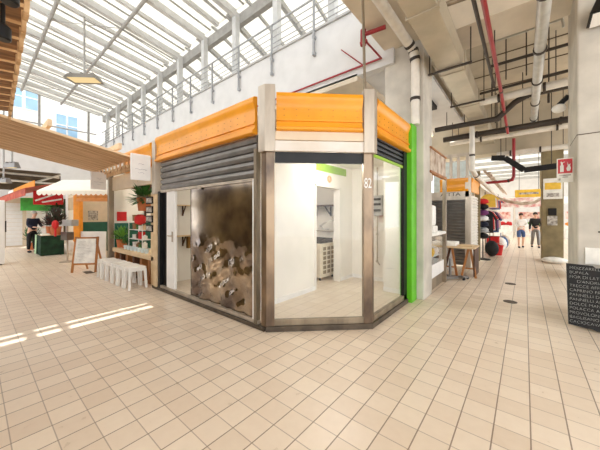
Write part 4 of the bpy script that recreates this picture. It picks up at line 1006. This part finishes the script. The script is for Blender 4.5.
MB().tube([(-1.36,7.2,0.06),(-1.36,7.2,0.5)],0.03,8).build('column',M['shutter'],tf)
for x,y in ((-1.55,6.95),(-1.05,7.5),(-1.1,7.3)): MB().ball((x,y,0.04),0.04,8).build('castor',M['black'],tf,smooth=True)

# clothes and goods stall
cs = thing('clothes_stall','open clothes stall frame with hanging rails along the right lane','stall',(-1.4,14,0))
for y in (11.6,13.4,15.2,17.0):
    for x in (-1.25,-2.4): MB().tube([(x,y,0),(x,y,2.5)],0.03,8).build('post',M['alu'],cs)
for z in (2.4,1.75): MB().tube([(-1.09,11.6,z),(-1.09,17.0,z)],0.022,8).build('hanging_rail',M['alu'],cs)
B(-2.6,-2.5,11.2,18,0,3.0).build('back_panel',M['cream_wall'],cs)
B(-2.5,-1.2,11.4,17.2,2.5,2.54).build('roof_sheet',M['awning'],cs)
def garment(x, y, z, w, h, m, label):
    o = MB(); d = 0.05
    prof = [(-w*0.12,0),(-w*0.3,-0.05),(-w*0.62,-h*0.42),(-w*0.48,-h*0.46),(-w*0.34,-h*0.25),(-w*0.38,-h),(w*0.38,-h),(w*0.34,-h*0.25),(w*0.48,-h*0.46),(w*0.62,-h*0.42),(w*0.3,-0.05),(w*0.12,0)]
    o.slab([(x+a,y+d*math.sin(3*a),z+b-0.06) for a,b in prof],(0,0.07,0))
    ob = o.build('hanging_garment',m,bev=0.01); tag(ob,label,'clothes','clothes on the stall rails')
    MB().tube([(x,y+0.03,z-0.07),(x,y+0.03,z+0.005),(x+0.03,y+0.03,z+0.03)],0.006,5).build('hanger_hook',M['alu'],ob)
gm_ = {'red':M['red_soft'],'black':M['black_soft'],'white':M['white_cloth'],'navy':M['navy'],'blue':M['denim'],'pink':M['pink_cloth'],'yellow':M['yellow'],'grey':M['grey_paint'],'tan':M['poster'],'purple':mat('purple_cloth',(120,60,110),0.9)}
k = 0
for c,z,w,h in (('black',1.75,.5,.8),('red',1.75,.5,.7),('white',1.75,.45,.75),('navy',1.75,.5,.8),('purple',1.75,.5,.7),('blue',1.75,.5,.9),('pink',1.75,.5,.7),('grey',1.75,.5,.8),('tan',1.75,.45,.7)):
    y = 11.9+k*0.52; garment(-1.06,y,z,w,h,gm_[c],'%s garment hanging on the lower rail of the clothes stall' % c); k += 1
k = 0
for c,z,w,h in (('yellow',2.4,.55,.5),('white',2.4,.5,.5),('pink',2.4,.5,.5),('blue',2.4,.5,.55),('red',2.4,.5,.5)):
    y = 12.6+k*0.85; garment(-1.06,y,z,w,h,gm_[c],'%s garment on the upper rail of the clothes stall' % c); k += 1
# hat tower
ht = thing('hat_stand','tall stand of stacked caps and bags at the near end of clothes stall','stand',(-1.12,11.25,0))
MB().lathe((-1.12,11.25,0),[(0.22,0),(0.22,0.03),(0.03,0.06)],16).build('base',M['black'],ht)
MB().tube([(-1.12,11.25,0.03),(-1.12,11.25,2.0)],0.02,8).build('pole',M['black'],ht)
for k,(z,c,n) in enumerate(((2.0,'red','topmost red cap on the hat stand'),(1.82,'black','black cap under the red one on hat stand'),(1.62,'purple','purple cap in the middle of hat stand'),(1.42,'white','white cap on the hat stand'),(1.22,'navy','navy cap on the hat stand'),(1.02,'grey','grey cap low on the hat stand'),(0.82,'black','lowest black cap of the hat stand'))):
    o = MB().ball((-1.12,11.25,z),0.17,12,(1,1,0.62)).build('cap',gm_[c],smooth=True); tag(o,n,'cap','caps on the hat stand')
    MB().lathe((-1.12,11.13,z-0.06),[(0.2,0),(0.2,0.015)],14).build('brim',gm_[c],o)
def bucket(x,y,label,m):
    o = thing('bucket',label,'bucket',(x,y,0))
    MB().lathe((x,y,0),[(0.14,0.0),(0.19,0.36),(0.205,0.36),(0.205,0.38),(0.18,0.38),(0.13,0.02)],16).build('body',m,o,smooth=True)
    MB().tube([(x-0.19,y,0.37),(x-0.12,y-0.05,0.46),(x+0.12,y-0.05,0.46),(x+0.19,y,0.37)],0.008,5).build('handle',M['alu'],o)
bucket(-0.82,12.9,'red bucket on the floor by the clothes stall',M['red_soft'])
bk2 = thing('red_crate','tall red crate stack on floor left of the red bucket','crate',(-1.0,13.5,0))
for k in range(2):
    MB().box(-1.2,-0.8,13.3,13.7,0.02+k*0.34,0.34+k*0.34).box(-1.22,-0.78,13.28,13.72,0.30+k*0.34,0.34+k*0.34).build('crate_body',M['red_soft'],bk2,bev=0.01)
for i,(x,y,c,lab) in enumerate(((-0.95,12.3,'black','black bulging bag on floor at near end of clothes stall'),(-0.8,14.4,'white','white bulging bag on floor beyond the red bucket'),(-0.78,15.2,'blue','blue bulging bag on floor along the clothes stall'),(-0.75,16.1,'tan','tan bulging bag farthest along the clothes stall'))):
    o = MB().ball((x,y,0.3),0.27,12,(0.8,1,1.1)).build('shopping_bag',gm_[c],smooth=True); tag(o,lab,'bag')
    MB().tube([(x-0.06,y-0.1,0.56),(x-0.06,y-0.06,0.74),(x-0.06,y+0.06,0.74),(x-0.06,y+0.1,0.56)],0.012,6).build('handle',gm_[c],o)

# posters on the khaki pillar and signs down the lane
o = thing('pillar_poster','yellow and white picture poster on the khaki pillar','poster',(0.85,11.97,1.9))
B(0.46,0.92,11.97,12.0,2.05,2.72).build('sheet',M['paper'],o)
B(0.50,0.88,11.96,11.97,2.36,2.58).build('yellow_picture',M['yellow'],o)
B(0.54,0.84,11.96,11.97,2.12,2.24).build('print_block',M['paper_grey'],o)
tag(B(0.56,0.80,11.97,12.0,1.2,1.5).build('notice',M['paper_grey']),'grey notice pinned low on the khaki pillar','notice')
tag(B(0.58,0.78,11.95,12.0,1.52,1.75).build('black_box',M['black_soft'],bev=0.01),'black box above the notice on the khaki pillar','box')
tag(MB().ball((0.72,11.75,0.0),0.3,12,(1.1,0.7,0.35)).build('sandbag',M['paper'],smooth=True,origin=(0.72,11.75,0)),'pale sack at the foot of the khaki pillar','sack')
bpy.data.objects['sandbag'].location.z = 0.1
o = thing('hanging_sign','yellow oval hanging sign over the right lane','sign',(0.0,15.5,2.7))
B(-0.35,0.62,15.48,15.52,2.32,2.66).build('panel',M['yellow'],o,bev=0.02)
MB().box(-0.2,0.45,15.47,15.48,2.45,2.53).build('lettering_band',M['paper_grey'],o)
for x in (-0.2,0.45): MB().tube([(x,15.5,2.66),(x,15.5,4.99)],0.01,6).build('cord',M['pipe_dark'],o)
o = thing('banner','long white banner with pinkish print across the right lane','banner',(0,17.5,2.3))
vs = []; n = 14
for i in range(n+1):
    t = i/n; x = -1.6+2.9*t; sag = 0.22*(1-(2*t-1)**2)
    vs += [(x,17.5,2.62-sag),(x,17.5,2.14-sag)]
MB().add(vs,[(2*i,2*i+2,2*i+3,2*i+1) for i in range(n)]).build('cloth',mat('banner_print',(246,238,232),0.8,rgb2=(214,140,136),scale=4),o).modifiers.new('t','SOLIDIFY').thickness = 0.01
MB().tube([(-1.6,17.5,2.7),(-1.6,17.5,0)],0.03,6).build('pole',M['alu'],o)
MB().tube([(1.3,17.5,2.7),(1.3,17.5,0)],0.03,6).build('pole',M['alu'],o)
o = thing('garland_net','tan rolled net sagging across the lane in front of the banner','net',(0,14.8,2.6))
MB().tube([(-1.09,14.8,2.38),(-0.6,14.8,2.14),(-0.1,14.8,2.02),(0.3,14.8,2.06),(0.62,14.8,2.3)],[0.04,0.06,0.07,0.06,0.04],8).build('roll',M['poster'],o,smooth=True)
# right-hand stall seen in the slot beside the broad pillar
o = thing('white_stall','pale stall with notices in the gap right of the khaki pillar','stall',(1.2,9.5,0))
B(0.93,1.6,9.0,10.2,0,0.95).build('counter',M['white_paint'],o,bev=0.01)
B(0.95,1.6,10.1,10.2,0.95,2.9).build('back_panel',M['paper'],o)
B(0.96,1.15,10.07,10.1,1.9,2.3).build('notice',M['paper_grey'],o)
B(0.96,1.15,10.07,10.1,1.25,1.55).build('red_notice',M['rust_red'],o)
B(1.02,1.2,9.4,9.6,0.95,1.1).build('wood_block',M['wood'],o)
# far market stalls
rnd = random.Random(31)
fars = [(-1.6,24,'white','red','left'),(0.4,26,'white','green','middle'),(2.9,25,'white','orange','right')]
mm_ = {'red':M['red_soft'],'green':M['leaf_light'],'orange':M['orange_far']}
for x,y,a,c,w in fars:
    o = thing('fruit_stall','pale far market stall with %s produce, %s of three at lane end' % (c,w),'stall',(x,y,0))
    B(x-0.9,x+0.9,y-0.4,y+0.6,0,0.85).build('table',M['white_cloth'],o)
    MB().slab([(x-1.1,y-0.7,2.3),(x+1.1,y-0.7,2.3),(x+1.1,y+0.9,2.8),(x-1.1,y+0.9,2.8)],(0,0,0.03)).build('awning',M['awning'],o)
    for dx in (-1.0,1.0):
        for dy in (-0.6,0.8): MB().tube([(x+dx,y+dy,0),(x+dx,y+dy,2.3 if dy < 0 else 2.75)],0.03,6).build('post',M['alu'],o)
    mb = MB()
    for i in range(40): mb.ball((x+rnd.uniform(-.85,.85),y-0.35+rnd.uniform(0,0.5),0.92+rnd.uniform(0,0.12)),0.09,6)
    mb.build('produce',mm_[c],o,smooth=True)
    B(x-0.8,x+0.8,y+0.55,y+0.6,1.3,1.8).build('back_sign',mat('sign_%s'%c,(236,210,200),0.8,rgb2=(200,120,110),scale=6),o)
struct(MB().slab([(-6,12.7,5.0),(6,12.7,5.0),(6,33,5.0),(-6,33,5.0)],(0,0,0.03)),'roof_panel',M['roof_glass'],'opal roof over the far end of the right lane')
for k in range(8):
    struct(MB().bar((-6,14.0+k*2.4,4.85),(6,14.0+k*2.4,4.85),0.12,0.22),'rafter',M['grey_paint'],None)
struct(B(-4,6,33,33.2,0,6),'wall_far',M['white_wall'],'bright wall at the far end of the right lane')
# ------------------------------------------------------------------ people
def skin_obj(name, pts, edges, radii, m, parent, root=0, lv=2):
    me = bpy.data.meshes.new(name); o = ORIG[parent.name]
    me.from_pydata([Vector(p) for p in pts],edges,[])
    ob = bpy.data.objects.new(name,me); COL.objects.link(ob); ob.parent = parent; ORIG[ob.name] = o.copy()
    me.materials.append(m)
    md = ob.modifiers.new('skin','SKIN'); md.use_smooth_shade = True
    for i,r in enumerate(radii):
        me.skin_vertices[0].data[i].radius = (r,r) if not isinstance(r,tuple) else r
        me.skin_vertices[0].data[i].use_root = (i == root)
    s = ob.modifiers.new('sub','SUBSURF'); s.levels = lv; s.render_levels = lv
    return ob
def person(label, loc, rotz, H, arms, legs, lean, hair, top, bottom, shorts=False, bald=False):
    """arms/legs: joint offsets; figure built facing -Y in its own frame, scaled to height H"""
    r = thing('person',label,'person',loc,None); r.rotation_euler = (0,0,rotz); k = H/1.72
    def L(p):   # lean the upper body forward from the hips
        x,y,z = p
        if z > 0.95:
            dz = z-0.95; y = y - dz*math.sin(lean); z = 0.95+dz*math.cos(lean)
        return (x*k,y*k,z*k)
    P = {'pel':(0,0,0.95),'waist':(0,0,1.10),'chest':(0,0,1.28),'neckb':(0,0,1.42),'neck':(0,-0.01,1.49),'jaw':(0,-0.03,1.55),'head':(0,-0.02,1.63),'crown':(0,0,1.70)}
    names = list(P); pts = [L(P[n]) for n in names]; rad = [0.125,0.115,0.135,0.07,0.05,0.068,0.085,0.055]
    ed = [(i,i+1) for i in range(7)]
    def chain(start, joints, rr):
        prev = start
        for j,q in zip(joints,rr):
            pts.append(L(j)); rad.append(q); ed.append((prev,len(pts)-1)); prev = len(pts)-1
        return prev
    hands = []
    for sx,(el,wr,hd) in ((-1,arms[0]),(1,arms[1])):
        e = chain(2,[(sx*0.17,0,1.38),(sx*el[0],el[1],el[2]),(sx*wr[0],wr[1],wr[2])],[0.058,0.042,0.03])
        d = Vector((sx*hd[0],hd[1],hd[2]))-Vector((sx*wr[0],wr[1],wr[2]))
        palm = Vector((sx*wr[0],wr[1],wr[2]))+d*0.5
        p = chain(e,[tuple(palm)],[0.034])
        side = d.cross(Vector((0,0,1))); side = side.normalized() if side.length > 1e-4 else Vector((0,1,0))
        if abs(d.normalized().z) > 0.8: side = Vector((0,1,0))
        for f,(o_,l_) in enumerate(((-0.027,0.85),(-0.009,1.0),(0.009,0.95),(0.027,0.75))):
            b = palm+side*o_+d*0.25; m1 = b+d*0.3*l_; t = m1+d*0.3*l_+Vector((0,0,-0.012))
            chain(p,[tuple(b),tuple(m1),tuple(t)],[0.011,0.009,0.008])
        chain(p,[tuple(palm+side*-0.04+d*0.05),tuple(palm+side*-0.055+d*0.35)],[0.012,0.009])
    feet = []
    for sx,(kn,an) in ((-1,legs[0]),(1,legs[1])):
        e = chain(0,[(sx*0.09,0,0.90),(sx*kn[0],kn[1],kn[2]),(sx*an[0],an[1],an[2])],[0.09,0.06,0.04])
        chain(e,[(sx*an[0],an[1]-0.06,0.05),(sx*an[0],an[1]-0.15,0.035)],[0.038,0.03])
    rad = [q*k for q in rad]
    body = skin_obj('body',pts,ed,rad,M['skin'],r,0,1)
    # clothes: a jacket or shirt over trunk and arms, trousers or shorts over hips and legs
    tp = [L((0,0,0.90)),L(P['waist']),L(P['chest']),L((0,0,1.40))]; tr_ = [0.145,0.135,0.155,0.10]; te = [(0,1),(1,2),(2,3)]
    for sx,(el,wr,hd) in ((-1,arms[0]),(1,arms[1])):
        tp += [L((sx*0.17,0,1.38)),L((sx*el[0],el[1],el[2])),L((sx*wr[0],wr[1],wr[2]))]; n = len(tp); te += [(2,n-3),(n-3,n-2),(n-2,n-1)]; tr_ += [0.075,0.056,0.042]
    skin_obj('jacket',tp,te,[q*k for q in tr_],top,r,0,2)
    bp_ = [L((0,0,0.98)),L((0,0,0.90))]; be = [(0,1)]; br = [0.145,0.14]
    for sx,(kn,an) in ((-1,legs[0]),(1,legs[1])):
        bp_ += [L((sx*0.09,0,0.86)),L((sx*kn[0],kn[1],kn[2]))]; n = len(bp_); be += [(1,n-2),(n-2,n-1)]; br += [0.108,0.078]
        if not shorts:
            bp_.append(L((sx*an[0],an[1],an[2]+0.02))); be.append((n-1,n)); br.append(0.058)
    skin_obj('shorts' if shorts else 'trousers',bp_,be,[q*k for q in br],bottom,r,0,2)
    hd_ = Vector(L(P['head'])); o0 = ORIG[r.name]
    MB().ball(o0+hd_+Vector((0,0.012,0.012 if not bald else -0.03))*1.0,0.098*k,14,(0.95,1.0,1.05 if not bald else 0.55)).build('hair',hair,r,smooth=True).location = (0,0.018*k,0.012*k)
    mb = MB()
    for sx in (-1,1): mb.ball(o0+hd_+Vector((sx*0.03,-0.08,0.005))*k,0.011*k,8)
    mb.build('eyes',M['black_soft'],r,smooth=True)
    MB().ball(o0+hd_+Vector((0,-0.088,-0.022))*k,0.016*k,8,(0.8,1,1.3)).build('nose',M['skin'],r,smooth=True)
    MB().ball(o0+hd_+Vector((0,-0.082,-0.055))*k,0.02*k,8,(1.2,0.5,0.3)).build('mouth',M['pink_cloth'],r,smooth=True)
    mb = MB()
    for sx in (-1,1): mb.ball(o0+hd_+Vector((sx*0.085,0,-0.01))*k,0.022*k,8,(0.4,0.8,1.2))
    mb.build('ears',M['skin'],r,smooth=True)
    for sx,(kn,an) in ((-1,legs[0]),(1,legs[1])):
        MB().ball(o0+Vector((sx*an[0]*k,(an[1]-0.06)*k,0.045*k)),0.05*k,10,(0.95,2.6,0.9)).build('shoe',M['black_soft'],r,smooth=True)
    return r
down = ((0.20,0.02,1.12),(0.22,-0.05,0.88),(0.22,-0.08,0.74))
reach = ((0.22,-0.1,1.14),(0.16,-0.34,1.06),(0.13,-0.5,1.06))
hold = ((0.22,-0.04,1.12),(0.08,-0.2,1.06),(0.0,-0.25,1.06))
stand = ((0.10,0.0,0.5),(0.11,0.02,0.09))
stepf = ((0.10,-0.12,0.5),(0.11,-0.14,0.09)); stepb = ((0.10,0.0,0.5),(0.11,0.2,0.09))
person('man in dark jacket with grey hair bending over the flower stall table',(-15.7,1.6,0),2.0,1.7,(reach,reach),(stand,stand),0.2,M['grey_hair'],M['navy'],M['black_soft'])
person('woman with long dark hair in white top and blue shorts walking down the right lane',(-0.15,16.6,0),0.2,1.62,(hold,hold),(stepf,stepb),0.04,M['hair'],M['white_cloth'],M['denim'],True)
person('person in dark top walking beside the woman in blue shorts',(0.38,17.1,0),0.1,1.66,(down,hold),(stepb,stepf),0.03,M['hair'],M['black_soft'],M['shutter'])

# ------------------------------------------------------------------ light, sky, camera
w = bpy.data.worlds.new('sky'); SC.world = w; w.use_nodes = True
nt = w.node_tree; bg = nt.nodes['Background']
bg.inputs[0].default_value = (0.93,0.96,1.0,1); bg.inputs[1].default_value = 1.9
s = bpy.data.lights.new('sun','SUN'); s.energy = 4.5; s.angle = math.radians(0.35); s.color = (1,0.96,0.9)
so_ = bpy.data.objects.new('sun',s); COL.objects.link(so_); so_.location = (-10,-3,25)
so_.rotation_euler = Vector((TX,TY,-1)).to_track_quat('-Z','Y').to_euler()

cam = bpy.data.cameras.new('camera'); co = bpy.data.objects.new('camera',cam); COL.objects.link(co)
cam.sensor_width = 36.0; cam.lens = 36.0*272/600; cam.shift_y = -9/600.0
cam.clip_start = 0.05; cam.clip_end = 300
co.location = (0,0,1.5); co.rotation_euler = (PI/2,0,math.radians(39.6))
SC.camera = co
SC.view_settings.view_transform = 'Standard'; SC.view_settings.look = 'None'
SC.view_settings.exposure = 0.55; SC.view_settings.gamma = 1.0; SC.view_settings.use_curve_mapping = False
SC.cycles.use_denoising = True
SC.cycles.max_bounces = 10; SC.cycles.diffuse_bounces = 6; SC.cycles.transparent_max_bounces = 12
SC.cycles.sample_clamp_indirect = 8.0
